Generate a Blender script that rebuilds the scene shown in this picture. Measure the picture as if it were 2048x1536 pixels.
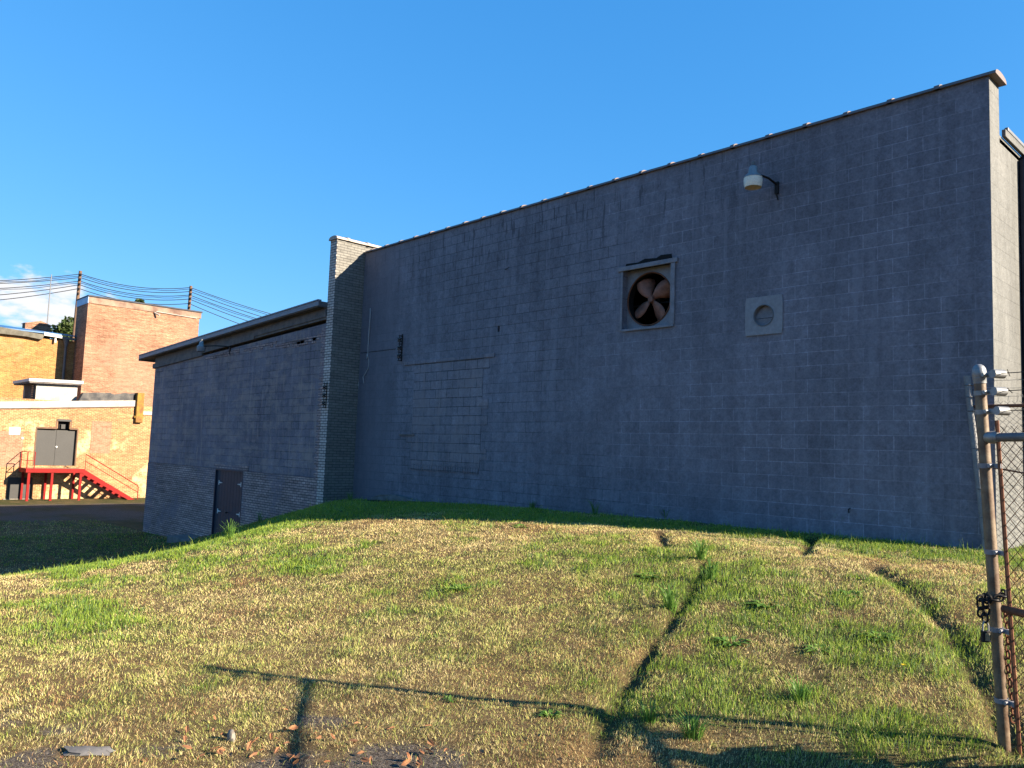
import bpy, math, random
import numpy as np
from mathutils import Vector, Matrix
random.seed(7); rng = np.random.default_rng(11)
scene = bpy.context.scene
for o in list(bpy.data.objects): bpy.data.objects.remove(o)

# ------------------------------------------------------------------ camera
FPX, YAW, PITCH, ROLL = 1580.0, math.radians(46.62), math.radians(4.92), math.radians(2.05)
def cam_axes():
    F = np.array([-math.sin(YAW)*math.cos(PITCH), math.cos(YAW)*math.cos(PITCH), math.sin(PITCH)])
    Rt = np.cross(F, [0, 0, 1]); Rt /= np.linalg.norm(Rt); U = np.cross(Rt, F)
    c, s = math.cos(ROLL), math.sin(ROLL)
    return np.array([c*Rt+s*U, -s*Rt+c*U, F])
CM = cam_axes()
cam = bpy.data.cameras.new('camera'); camo = bpy.data.objects.new('camera', cam)
scene.collection.objects.link(camo); scene.camera = camo
camo.matrix_world = Matrix([[CM[0][i], CM[1][i], -CM[2][i], 0.0] for i in range(3)] + [[0, 0, 0, 1]])
cam.sensor_width = 36.0; cam.lens = 36.0*FPX/2048.0; cam.clip_start = 0.05; cam.clip_end = 3000

# ------------------------------------------------------------------ light and sky
SUN = Vector((1.0, 0.44, 0.475)).normalized()
sl = bpy.data.lights.new('sun', 'SUN'); so = bpy.data.objects.new('sun', sl); scene.collection.objects.link(so)
sl.energy = 5.0; sl.angle = math.radians(0.5); sl.color = (1.0, 0.86, 0.66)
so.rotation_euler = SUN.to_track_quat('Z', 'Y').to_euler(); so.location = (30, 12, 30)
world = bpy.data.worlds.new("World"); scene.world = world; world.use_nodes = True
wt = world.node_tree; wt.nodes.clear()
def wn(t, **k):
    n = wt.nodes.new(t)
    for a, v in k.items(): setattr(n, a, v)
    return n
sky = wn('ShaderNodeTexSky', sky_type='NISHITA', sun_disc=False)
sky.sun_elevation = math.asin(SUN.z); sky.sun_rotation = math.atan2(SUN.x, SUN.y)
sky.air_density = 1.0; sky.dust_density = 0.0; sky.ozone_density = 6.0; sky.altitude = 200
# one small cumulus low in the sky (world direction based)
wtc = wn('ShaderNodeTexCoord')
cdir = Vector((-75, 15.4, 10.9)).normalized()
up = Vector((0, 0, 1)); side = cdir.cross(up).normalized()
def dotv(v):
    n = wn('ShaderNodeVectorMath', operation='DOT_PRODUCT'); n.inputs[1].default_value = v
    wt.links.new(wtc.outputs['Generated'], n.inputs[0]); return n.outputs['Value']
def wm(op, a, b=None, c=None, clamp=False):
    n = wn('ShaderNodeMath', operation=op, use_clamp=clamp)
    for i, v in enumerate((a, b, c)):
        if v is None: continue
        if isinstance(v, (int, float)): n.inputs[i].default_value = v
        else: wt.links.new(v, n.inputs[i])
    return n.outputs[0]
ch = wm('DIVIDE', dotv(side), 0.105)
cv = wm('DIVIDE', wm('SUBTRACT', dotv((0, 0, 1)), cdir.z), 0.034)
front = wm('GREATER_THAN', dotv(tuple(cdir)), 0.9)
rad = wm('ADD', wm('POWER', wm('ABSOLUTE', ch), 2.0), wm('POWER', wm('ABSOLUTE', cv), 2.0))
cn = wn('ShaderNodeTexNoise'); cn.inputs['Scale'].default_value = 34; cn.inputs['Detail'].default_value = 8; cn.inputs['Roughness'].default_value = 0.55
cmap = wn('ShaderNodeMapping'); cmap.inputs['Scale'].default_value = (1, 1, 2.2)
wt.links.new(wtc.outputs['Generated'], cmap.inputs[0]); wt.links.new(cmap.outputs[0], cn.inputs['Vector'])
cden = wm('SUBTRACT', wm('MULTIPLY_ADD', cn.outputs['Fac'], 2.6, -0.55), wm('MULTIPLY', rad, 0.75))
cr = wn('ShaderNodeMapRange', interpolation_type='SMOOTHSTEP'); cr.inputs['From Min'].default_value = -0.05; cr.inputs['From Max'].default_value = 0.75
wt.links.new(cden, cr.inputs['Value'])
cfac = wm('MULTIPLY', wm('MULTIPLY', cr.outputs[0], front), 0.92)
cmix = wn('ShaderNodeMix', data_type='RGBA'); wt.links.new(cfac, cmix.inputs['Factor'])
# deep autumn blue: flatten the sky's brightening towards the horizon, channel by channel
ss = wn('ShaderNodeSeparateColor'); wt.links.new(sky.outputs[0], ss.inputs[0]); sc0 = wn('ShaderNodeCombineColor')
for i_, (ref, tgt, pw) in enumerate(((.56, .29, 1.0), (1.25, 1.43, .58), (2.75, 3.5, .42))):
    v_ = wm('MULTIPLY', wm('POWER', wm('DIVIDE', ss.outputs[i_], ref), pw), tgt); wt.links.new(v_, sc0.inputs[i_])
wt.links.new(sc0.outputs[0], cmix.inputs['A'])
cmix.inputs['B'].default_value = (4.3, 4.2, 4.2, 1)
bg = wn('ShaderNodeBackground'); bg.inputs['Strength'].default_value = 0.0636
wo = wn('ShaderNodeOutputWorld')
wt.links.new(cmix.outputs['Result'], bg.inputs['Color']); wt.links.new(bg.outputs[0], wo.inputs['Surface'])

vs = scene.view_settings
vs.view_transform = 'Standard'; vs.look = 'None'; vs.gamma = 1.0; vs.use_curve_mapping = False; vs.exposure = 1.95
scene.render.resolution_x = 1024; scene.render.resolution_y = 768
scene.cycles.max_bounces = 6

# ------------------------------------------------------------------ helpers
def ray(x, y): return CM.T @ np.array([(x-1024)/FPX, -(y-768)/FPX, 1.0])
def on_x(x, y, X): r = ray(x, y); return r*X/r[0]      # where the sight line meets the plane X
def on_y(x, y, Y): r = ray(x, y); return r*Y/r[1]
def on_z(x, y, Z): r = ray(x, y); return r*Z/r[2]
def at_depth(x, y, d): return ray(x, y)*d

class MB:
    def __init__(s): s.v = []; s.f = []
    def add(s, v, f):
        n = len(s.v); s.v += [tuple(map(float, p)) for p in v]; s.f += [tuple(i+n for i in q) for q in f]; return s
    def quad(s, a, b, c, d): return s.add([a, b, c, d], [(0, 1, 2, 3)])
    def box(s, x0, x1, y0, y1, z0, z1):
        v = [(x0,y0,z0),(x1,y0,z0),(x1,y1,z0),(x0,y1,z0),(x0,y0,z1),(x1,y0,z1),(x1,y1,z1),(x0,y1,z1)]
        return s.add(v, [(0,3,2,1),(4,5,6,7),(0,1,5,4),(1,2,6,5),(2,3,7,6),(3,0,4,7)])
    def prism(s, pts, ext):       # closed outline in 3-D, extruded by a vector
        n = len(pts); e = np.array(ext, float)
        v = [np.array(p, float) for p in pts]+[np.array(p, float)+e for p in pts]
        f = [tuple(range(n))[::-1], tuple(range(n, 2*n))]
        for i in range(n): f.append((i, (i+1) % n, n+(i+1) % n, n+i))
        return s.add(v, f)
    def tube(s, pts, r, k=8, caps=True):
        pts = [np.array(p, float) for p in pts]; m = len(pts)
        rs = r if hasattr(r, '__len__') else [r]*m
        v = []; f = []
        ref = None
        for i, p in enumerate(pts):
            t = pts[min(i+1, m-1)]-pts[max(i-1, 0)]; t = t/(np.linalg.norm(t)+1e-12)
            if ref is None: ref = np.array([0, 0, 1.0]) if abs(t[2]) < .9 else np.array([1.0, 0, 0])
            a = np.cross(t, ref); a /= np.linalg.norm(a)+1e-12; b = np.cross(t, a); ref = -b if False else np.cross(a, t)
            for j in range(k):
                q = 2*math.pi*j/k; v.append(p+rs[i]*(math.cos(q)*a+math.sin(q)*b))
        for i in range(m-1):
            for j in range(k): f.append((i*k+j, i*k+(j+1) % k, (i+1)*k+(j+1) % k, (i+1)*k+j))
        if caps and k > 2: f.append(tuple(range(k))[::-1]); f.append(tuple(range((m-1)*k, m*k)))
        return s.add(v, f)
    def lathe(s, prof, base, axis=(0, 0, 1), k=20, caps=True):   # prof: (radius, height)
        t = np.array(axis, float); t /= np.linalg.norm(t)
        pts = [np.array(base, float)+t*h for _, h in prof]
        ref = np.array([1.0, 0, 0]) if abs(t[0]) < .9 else np.array([0, 1.0, 0])
        a = np.cross(t, ref); a /= np.linalg.norm(a); b = np.cross(t, a)
        v = []; f = []; m = len(prof)
        for (r, _), p in zip(prof, pts):
            for j in range(k):
                q = 2*math.pi*j/k; v.append(p+r*(math.cos(q)*a+math.sin(q)*b))
        for i in range(m-1):
            for j in range(k): f.append((i*k+j, i*k+(j+1) % k, (i+1)*k+(j+1) % k, (i+1)*k+j))
        if caps: f.append(tuple(range(k))[::-1]); f.append(tuple(range((m-1)*k, m*k)))
        return s.add(v, f)
    def torus(s, c, R, r, nrm, k=18, m=7, sx=1.0, sdir=None):
        n = np.array(nrm, float); n /= np.linalg.norm(n)
        a = np.array(sdir, float) if sdir is not None else (np.cross(n, [0, 0, 1.0]) if abs(n[2]) < .9 else np.array([1.0, 0, 0]))
        a = a-n*a.dot(n); a /= np.linalg.norm(a); b = np.cross(n, a); c = np.array(c, float)
        v = []; f = []
        for i in range(k):
            q = 2*math.pi*i/k; d = math.cos(q)*a*sx+math.sin(q)*b; dn = d/np.linalg.norm(d)
            for j in range(m):
                p = 2*math.pi*j/m; v.append(c+R*d+r*(math.cos(p)*dn+math.sin(p)*n))
        for i in range(k):
            for j in range(m): f.append((i*m+j, ((i+1) % k)*m+j, ((i+1) % k)*m+(j+1) % m, i*m+(j+1) % m))
        return s.add(v, f)
    def build(s, name, mat, parent=None, smooth=False, bevel=0):
        off = np.array(parent_origin(parent))
        me = bpy.data.meshes.new(name)
        me.from_pydata([tuple(np.array(p)-off) for p in s.v], [], s.f); me.update()
        if smooth:
            me.polygons.foreach_set('use_smooth', [True]*len(me.polygons))
            try: me.set_sharp_from_angle(angle=math.radians(45))
            except Exception: pass
        o = bpy.data.objects.new(name, me); scene.collection.objects.link(o)
        if mat: me.materials.append(mat)
        if parent is not None: o.parent = parent
        if bevel:
            b = o.modifiers.new('bevel', 'BEVEL'); b.width = bevel; b.segments = 2; b.limit_method = 'ANGLE'
        return o
def parent_origin(p):
    q = np.zeros(3)
    while p is not None: q += np.array(p.location); p = p.parent
    return q
def tag(o, label, cat, group=None):
    o['label'] = label; o['category'] = cat
    if group: o['group'] = group
    return o
def thing(name, label, cat, loc=(0, 0, 0), group=None):
    o = bpy.data.objects.new(name, None); scene.collection.objects.link(o); o.location = loc; o.empty_display_size = .2
    return tag(o, label, cat, group)

def lin(r, g, b):
    def c(u): u /= 255.0; return u/12.92 if u <= .04045 else ((u+.055)/1.055)**2.4
    return (c(r), c(g), c(b), 1.0)

# ------------------------------------------------------------------ materials
class NT:
    def __init__(s, name):
        s.m = bpy.data.materials.new(name); s.m.use_nodes = True; s.t = s.m.node_tree
        s.b = s.t.nodes['Principled BSDF']
        s.pos = s.t.nodes.new('ShaderNodeNewGeometry').outputs['Position']
    def n(s, t, ins=None, **k):
        x = s.t.nodes.new(t)
        for a, v in k.items(): setattr(x, a, v)
        for a, v in (ins or {}).items(): s.set(x.inputs[a], v)
        return x
    def set(s, inp, v):
        if isinstance(v, bpy.types.NodeSocket): s.t.links.new(v, inp)
        else: inp.default_value = v
    def math(s, op, a, b=0.0, c=0.0, clamp=False):
        x = s.n('ShaderNodeMath', operation=op, use_clamp=clamp)
        for i, v in enumerate((a, b, c)): s.set(x.inputs[i], v)
        return x.outputs[0]
    def noise(s, scale, detail=4, rough=.55, vec=None, dims=(1, 1, 1)):
        v = vec or s.pos
        if dims != (1, 1, 1):
            mp = s.n('ShaderNodeMapping', {'Vector': v, 'Scale': dims}); v = mp.outputs[0]
        return s.n('ShaderNodeTexNoise', {'Vector': v, 'Scale': scale, 'Detail': detail, 'Roughness': rough}).outputs['Fac']
    def ramp(s, f, lo, hi, a=0.0, b=1.0):
        return s.n('ShaderNodeMapRange', {'Value': f, 'From Min': lo, 'From Max': hi, 'To Min': a, 'To Max': b}, interpolation_type='SMOOTHSTEP').outputs[0]
    def mix(s, f, a, b, blend='MIX'):
        x = s.n('ShaderNodeMix', data_type='RGBA', blend_type=blend)
        s.set(x.inputs['Factor'], f); s.set(x.inputs['A'], a); s.set(x.inputs['B'], b); return x.outputs['Result']
    def bump(s, h, strength, dist, normal=None):
        x = s.n('ShaderNodeBump', {'Height': h, 'Strength': strength, 'Distance': dist})
        if normal is not None: s.set(x.inputs['Normal'], normal)
        return x.outputs['Normal']
    def done(s, color, rough=.9, normal=None, metal=0.0, spec=.3):
        s.set(s.b.inputs['Base Color'], color); s.set(s.b.inputs['Roughness'], rough)
        s.set(s.b.inputs['Metallic'], metal); s.set(s.b.inputs['Specular IOR Level'], spec)
        if normal is not None: s.set(s.b.inputs['Normal'], normal)
        return s.m
    def xyz(s):
        return s.n('ShaderNodeSeparateXYZ', {'Vector': s.pos}).outputs
    def wallvec(s, ou=0.0, oz=0.0, wob=0.0):
        x = s.xyz(); u = s.math('ADD', s.math('ADD', x[0], x[1]), ou); z = s.math('ADD', x[2], oz)
        if wob:
            u = s.math('ADD', u, s.math('MULTIPLY_ADD', s.noise(1.7, 2), wob, -wob/2))
            z = s.math('ADD', z, s.math('MULTIPLY_ADD', s.noise(2.3, 2), wob, -wob/2))
        return s.n('ShaderNodeCombineXYZ', {'X': u, 'Y': z}).outputs[0]
    def brick(s, vec, c1, c2, cm, w, h, ms, smooth=.2, bias=0.0):
        return s.n('ShaderNodeTexBrick', {'Vector': vec, 'Color1': c1, 'Color2': c2, 'Mortar': cm, 'Scale': 1.0, 'Mortar Size': ms,
                   'Mortar Smooth': smooth, 'Bias': bias, 'Brick Width': w, 'Row Height': h}, offset=.5, squash=1.0)
def grey(v): return (v, v, v, 1)

def plain(name, col, rough=.7, metal=0.0, var=.25, scale=6.0, col2=None, amt=.5, bump=.1, spec=.3):
    k = NT(name); nz = k.noise(scale, 6, .6)
    c2 = col2 or tuple(u*(1-var) for u in col[:3])+(1,)
    c = k.mix(k.ramp(nz, .5-.22*1, .5+.22, 0, amt*2 if amt <= .5 else 1.0), col, c2)
    f = k.noise(scale*9, 3, .6)
    c = k.mix(1.0, c, k.n('ShaderNodeCombineColor', {'Red': k.ramp(f, .2, .8, .85, 1.12), 'Green': k.ramp(f, .2, .8, .85, 1.12), 'Blue': k.ramp(f, .2, .8, .85, 1.12)}).outputs[0], 'MULTIPLY')
    return k.done(c, rough, k.bump(f, bump, .01), metal, spec)

def shade(k, c, f, lo, hi, a, b):     # multiply a colour by a noise-driven grey
    v = k.ramp(f, lo, hi, a, b)
    return k.mix(1.0, c, k.n('ShaderNodeCombineColor', {'Red': v, 'Green': v, 'Blue': v}).outputs[0], 'MULTIPLY')

PAINT = (.130, .130, .158, 1)
def block_paint(name, base, warm=None, light=1.6, dark=.5, drips=True, parged=False, peel=0.0, oz=0.0, ou=0.0, bs=.5, blockvar=.08, lightpos=None, jvis=.35):
    k = NT(name); v = k.wallvec(ou, oz, .014)
    def sc(f): return tuple(u*f for u in base[:3])+(1,)
    br = k.brick(v, sc(1-blockvar), sc(1+blockvar), base, .4064, .2032, .0065, .25)
    fac = br.outputs['Fac']; x = k.xyz()
    vis = k.ramp(k.noise(.75, 3), .36, .60, jvis, 1.0)
    c = br.outputs['Color']
    if warm:                         # single blocks where the old warm render shows through
        b2 = k.brick(v, (0, 0, 0, 1), (1, 1, 1, 1), (.5, .5, .5, 1), .4064, .2032, .004, .3)
        pick = k.ramp(k.math('ADD', k.n('ShaderNodeSeparateColor', {'Color': b2.outputs['Color']}).outputs[0], k.math('MULTIPLY_ADD', k.noise(.55, 4, .6), 1.3, -.65)), .62, .95)
        c = k.mix(k.math('MULTIPLY', pick, .40*peel), c, warm)
    # joints: caught paint makes some paler, others are open and dark
    which = k.ramp(k.math('ADD', k.noise(.6, 4, .6), 0.0 if lightpos is None else k.ramp(x[0], lightpos[0], lightpos[1], -.16, .16)), .42, .58)
    jc = k.mix(which, sc(dark), sc(light))
    c = k.mix(k.math('MULTIPLY', fac, vis), c, jc)
    c = shade(k, c, k.noise(.35, 4, .6), .3, .7, .86, 1.16)
    c = shade(k, c, k.noise(1.6, 5, .6, dims=(2.2, 2.2, .35)), .3, .72, .88, 1.18)      # vertical wash marks
    c = shade(k, c, k.noise(11, 5, .72), .28, .72, .84, 1.18)                            # mottled porous face
    c = shade(k, c, k.noise(38, 3, .7), .25, .75, .82, 1.18)
    pits = k.ramp(k.noise(26, 3, .6), .66, .72)
    c = k.mix(k.math('MULTIPLY', pits, .5), c, sc(.45))
    if warm:
        w1 = k.math('MULTIPLY', k.ramp(k.noise(1.1, 8, .74, dims=(.8, .8, 1.9)), .48, .60), peel*.8)
        c = k.mix(w1, c, warm)
        w2 = k.math('MULTIPLY', k.ramp(k.noise(2.6, 8, .74, dims=(3.0, 3.0, .35)), .54, .62), peel)
        c = k.mix(w2, c, warm)
        w3 = k.math('MULTIPLY', k.ramp(k.noise(2.0, 8, .74, dims=(3.5, 3.5, .3)), .57, .64), peel*.7)
        c = k.mix(w3, c, sc(.55))
    if drips:
        dm = k.math('MULTIPLY', k.ramp(k.noise(3.6, 4, .6, dims=(3.4, 3.4, .5)), .58, .63), k.ramp(x[2], 3.2, 4.7))
        dm = k.math('MULTIPLY', dm, k.ramp(x[0], -5.0, -8.0))
        c = k.mix(k.math('MULTIPLY', dm, .65), c, sc(.35))
        dm = k.math('MULTIPLY', k.ramp(k.noise(2.3, 5, .6, dims=(2.6, 2.6, .22)), .56, .66), .35)
        c = k.mix(dm, c, sc(1.5))
    jb = k.math('MULTIPLY', fac, vis)
    if parged:
        pm = k.ramp(k.math('ADD', x[0], k.math('MULTIPLY', k.noise(1.2, 3), 1.6)), -15.6, -14.6)
        jb = k.math('MULTIPLY', jb, pm)
        c = k.mix(k.math('MULTIPLY', k.math('SUBTRACT', 1.0, pm), .6), c, sc(.92))
    nb = k.bump(k.math('SUBTRACT', 1.0, jb), bs, .012)
    nb = k.bump(k.noise(45, 4, .7), .5, .010, nb)
    return k.done(c, .75, nb, 0, .25)

def brick_mat(name, c1, c2, cm, w=.203, h=.0677, ms=.010, blotch=None, blotch_amt=0.0, blotch_scale=.5, soot=.3, bs=.6, var=(.8, 1.2), rough=.92, wob=.006):
    k = NT(name); v = k.wallvec(0, 0, wob)
    br = k.brick(v, c1, c2, cm, w, h, ms, .2)
    c = br.outputs['Color']
    c = shade(k, c, k.noise(7, 4, .65), .3, .7, var[0], var[1])
    c = shade(k, c, k.noise(.45, 4, .6), .3, .7, 1-soot*.5, 1+soot*.35)
    c = shade(k, c, k.noise(1.5, 4, .7, dims=(.8, .8, 7)), .3, .7, 1-soot*.9, 1+soot*.6)
    if blotch:
        m = k.ramp(k.noise(blotch_scale, 7, .62), .52, .60)
        m = k.math('MULTIPLY', m, k.ramp(k.noise(9, 3, .6), .30, .55))
        c = k.mix(k.math('MULTIPLY', m, blotch_amt), c, blotch)
    sp = k.ramp(k.noise(16, 2, .6), .66, .72)
    c = k.mix(k.math('MULTIPLY', sp, soot), c, tuple(u*.35 for u in c1[:3])+(1,))
    nb = k.bump(k.math('SUBTRACT', 1.0, br.outputs['Fac']), bs, .012)
    nb = k.bump(k.noise(30, 3, .7), .3, .01, nb)
    return k.done(c, rough, nb, 0, .2)

M = {}
M['front'] = block_paint('painted_block', PAINT, parged=True, bs=.5, lightpos=(-12.0, -5.0))
M['end'] = block_paint('painted_block_end', (.112, .113, .110, 1), light=.85, dark=.7, drips=False, bs=.5, blockvar=.04)
M['left_block'] = block_paint('peeling_painted_block', (.138, .126, .155, 1), warm=(.275, .215, .195, 1), light=1.15, dark=.38, drips=False, peel=.75, bs=.9, jvis=.75)
M['infill'] = block_paint('painted_infill_block', (.142, .136, .160, 1), warm=(.21, .18, .19, 1), light=.5, dark=.28, drips=False, peel=.6, bs=1.0, ou=.13, oz=.06, jvis=.8)
M['left_brick'] = brick_mat('painted_brick', (.31, .215, .20, 1), (.40, .285, .26, 1), (.085, .072, .08, 1), .21, .0677, .010, blotch=(.17, .14, .17, 1), blotch_amt=.6, blotch_scale=.7, soot=.35, var=(.85, 1.12))
M['pier_brick'] = brick_mat('painted_pier_brick', (.160, .153, .140, 1), (.19, .182, .166, 1), (.10, .096, .09, 1), .205, .0677, .009, soot=.2, var=(.9, 1.1))
M['pier_front'] = brick_mat('painted_pier_front_brick', (.42, .36, .33, 1), (.50, .44, .40, 1), (.09, .085, .09, 1), .205, .0677, .010, soot=.2, var=(.9, 1.1))
M['mill_yellow'] = brick_mat('weathered_tan_brick', (.21, .092, .042, 1), (.32, .16, .07, 1), (.37, .26, .145, 1), .22, .075, .012, blotch=(.50, .38, .21, 1), blotch_amt=.85, blotch_scale=.42, soot=.25)
M['mill_red'] = brick_mat('red_orange_brick', (.20, .088, .052, 1), (.30, .150, .090, 1), (.30, .19, .13, 1), .22, .075, .012, blotch=(.32, .17, .12, 1), blotch_amt=.45, blotch_scale=.3, soot=.4)
M['mill_wing'] = brick_mat('ochre_brick', (.22, .095, .030, 1), (.32, .155, .045, 1), (.33, .21, .10, 1), .22, .075, .012, blotch=(.36, .20, .10, 1), blotch_amt=.5, blotch_scale=.4, soot=.3)
M['patch_brick'] = brick_mat('pink_patch_brick', (.24, .105, .066, 1), (.31, .15, .10, 1), (.31, .20, .13, 1), .22, .075, .012, soot=.15)
M['coping'] = plain('clay_coping', (.12, .105, .105, 1), .6, 0, .4, 3, col2=(.24, .13, .095, 1), amt=.18)
M['coping_pale'] = plain('painted_clay_coping', (.30, .27, .24, 1), .6, 0, .4, 5, col2=(.42, .28, .20, 1), amt=.35)
M['fascia'] = plain('painted_metal_fascia', (.16, .165, .21, 1), .45, .0, .2, 3)
M['soffit'] = plain('weathered_board', (.085, .080, .085, 1), .85, 0, .4, 4, col2=(.17, .14, .125, 1))
M['dark_paint'] = plain('charcoal_painted_wood', (.020, .026, .046, 1), .6, 0, .3, 5)
M['white'] = plain('white_paint', (.55, .54, .52, 1), .6, 0, .15, 3)
M['flash'] = plain('peeling_white_flashing', (.36, .35, .33, 1), .7, 0, .3, 2.2, col2=(.17, .10, .06, 1), amt=.22)
M['stucco'] = plain('stained_white_render', (.34, .33, .31, 1), .9, 0, .3, 1.5, col2=(.17, .10, .06, 1), amt=.22)
M['tar'] = plain('tarred_parapet', (.035, .036, .04, 1), .9, 0, .4, 2.5, col2=(.13, .12, .11, 1), amt=.35)
M['mill_door'] = plain('grey_painted_door', (.038, .037, .037, 1), .5, 0, .1, 2)
M['red'] = plain('red_paint', (.22, .005, .004, 1), .8, 0, .3, 4)
M['landing'] = plain('pale_deck', (.26, .19, .12, 1), .9, 0, .2, 3)
M['black'] = plain('black_void', (.006, .006, .007, 1), .9)
M['inside'] = plain('dark_interior', (.012, .012, .013, 1), .95)
M['galv'] = plain('galvanised_steel', (.26, .265, .27, 1), .5, .45, .3, 9, spec=.5)
M['galv_grey'] = plain('dull_grey_steel', (.115, .12, .13, 1), .55, .15, .25, 7, spec=.5)
M['vent'] = plain('painted_sheet_metal', (.215, .212, .23, 1), .5, .1, .12, 2)
M['fan_frame'] = plain('grey_painted_timber', (.215, .213, .24, 1), .7, 0, .35, 6)
M['fan_panel'] = plain('painted_fan_panel', (.21, .21, .23, 1), .6, .1, .3, 4)
M['fan_blade'] = plain('oxidised_fan_blade', (.27, .125, .088, 1), .6, .1, .3, 5, col2=(.12, .055, .04, 1))
M['rust'] = plain('rusty_steel', (.20, .085, .045, 1), .8, .2, .4, 14, col2=(.10, .04, .025, 1))
M['darkiron'] = plain('dark_iron', (.022, .020, .020, 1), .6, .4, .4, 12)
M['post'] = plain('worn_aluminium_paint_post', (.20, .150, .100, 1), .55, .1, .3, 11, col2=(.085, .045, .025, 1), amt=.5, spec=.5)
M['lamp_glass'] = plain('frosted_lamp_shade', (.70, .66, .55, 1), .35, 0, .08, 5, spec=.5)
M['porcelain'] = plain('dark_glazed_insulator', (.035, .032, .035, 1), .25, 0, .3, 9, spec=.6)
M['cable'] = plain('old_white_cable', (.35, .35, .36, 1), .6)
M['wire'] = plain('black_cable', (.018, .018, .019, 1), .6)
M['pole'] = plain('weathered_pole_timber', (.14, .085, .055, 1), .9, 0, .3, 5)
M['blue_roof'] = plain('blue_metal_roof', (.045, .125, .27, 1), .35, .1, .2, 1.2, spec=.5)
M['blue_band'] = plain('light_blue_metal', (.22, .36, .55, 1), .4, .1, .2, 1.5)
M['felt'] = plain('mossy_roof_felt', (.075, .07, .055, 1), .95, 0, .4, 3, col2=(.13, .12, .10, 1))
M['rust_band'] = plain('rust_streaked_cornice', (.27, .19, .14, 1), .8, 0, .4, 1.3, col2=(.11, .06, .045, 1), amt=.6)
M['concrete'] = plain('pale_concrete', (.20, .18, .155, 1), .9, 0, .3, 6)
M['footing'] = plain('weathered_footing', (.17, .16, .155, 1), .95, 0, .4, 5)
M['lichen'] = plain('lichen_brick', (.26, .16, .03, 1), .95, 0, .4, 4, col2=(.15, .065, .028, 1))
M['bark'] = plain('bark', (.09, .07, .05, 1), .95, 0, .4, 6)
M['roofing'] = plain('roofing', (.11, .11, .115, 1), .9)
M['brass'] = plain('worn_brass', (.45, .40, .30, 1), .35, .7)
M['deadleaf'] = plain('dead_leaf', (.30, .15, .07, 1), .8, 0, .4, 30, col2=(.20, .08, .035, 1))
M['yellow'] = plain('yellow_petals', (.80, .58, .02, 1), .6)
def leaf_mat(name, c1, c2, trans=.3):
    k = NT(name)
    r = k.n('ShaderNodeNewGeometry').outputs['Random Per Island']
    c = k.mix(r, c1, c2)
    k.done(c, .55, None, 0, .3)
    tr = k.n('ShaderNodeBsdfTranslucent'); k.set(tr.inputs['Color'], c)
    mx = k.n('ShaderNodeMixShader'); mx.inputs[0].default_value = trans
    k.t.links.new(k.b.outputs[0], mx.inputs[1]); k.t.links.new(tr.outputs[0], mx.inputs[2])
    k.t.links.new(mx.outputs[0], k.t.nodes['Material Output'].inputs['Surface'])
    return k.m
M['leaf'] = leaf_mat('tree_leaves', (.022, .05, .012, 1), (.075, .10, .028, 1))
M['weed'] = leaf_mat('weed_leaves', (.06, .14, .022, 1), (.13, .24, .04, 1))

# ------------------------------------------------------------------ terrain
def hsh(i, j, s):
    v = np.sin(i*127.1+j*311.7+s*74.7)*43758.5453; return v-np.floor(v)
def vnoise(x, y, s):
    i = np.floor(x); j = np.floor(y); u = x-i; v = y-j; u = u*u*(3-2*u); v = v*v*(3-2*v)
    return (hsh(i, j, s)*(1-u)+hsh(i+1, j, s)*u)*(1-v)+(hsh(i, j+1, s)*(1-u)+hsh(i+1, j+1, s)*u)*v
def fbm(x, y, sc, s, o=4):
    t = 0; a = .5; n = 0
    for k in range(o): t = t+a*vnoise(x*sc, y*sc, s+k*3.1); n += a; a *= .5; sc *= 2.07
    return t/n
def sstep(a, b, x): t = np.clip((x-a)/(b-a), 0, 1); return t*t*(3-2*t)
def base_h(x, y):
    x = np.asarray(x, float); y = np.asarray(y, float)
    zw = np.interp(x, [-17.6, -14.5, -11.3, -7.2, -3, 6], [-1.34, -1.20, -1.10, -1.035, -1.01, -1.05])
    zn = np.interp(x, [-14, -8, -2, 4], [-1.80, -1.82, -1.72, -1.62])
    zp = zn+(zw-zn)*sstep(2.6, 9.2, y)
    xe = np.interp(y, [-6, 0, 2.5, 4.5, 5.4, 6.9, 8.5, 10.3, 12], [-10.4, -11.2, -11.7, -11.9, -11.9, -12.6, -14.2, -16.7, -17.4])
    d = xe-x
    drop = np.interp(d, [0, .5, 1.1, 2.2, 3.6, 5.6, 7.4, 9.5, 13, 30], [0, -.05, -.17, -.38, -.68, -1.12, -1.52, -1.84, -2.02, -2.2])
    z = zp+drop
    low = np.interp(x, [-60, -50, -40, -28, -20], [-3.5, -3.5, -3.45, -3.3, -3.25])
    k = .12
    hh = np.clip(.5+.5*(z-low)/k, 0, 1)
    return low+(z-low)*hh+k*hh*(1-hh)*.5
def ground_hit(px, py):
    z = -1.4
    for _ in range(14):
        p = on_z(px, py, z); z = .5*z+.5*float(base_h(p[0], p[1]))
    return p
RUTS = [[(1188,1500),(1240,1382),(1330,1262),(1378,1190),(1408,1128)], [(2030,1500),(1975,1370),(1900,1262),(1808,1172),(1742,1134)],
        [(1330,1094),(1322,1066)], [(1606,1108),(1626,1078)]]
RUTW = [[tuple(ground_hit(*q)[:2]) for q in r] for r in RUTS]
RUTD = [.9, .72, 1.2, 1.3]
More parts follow.
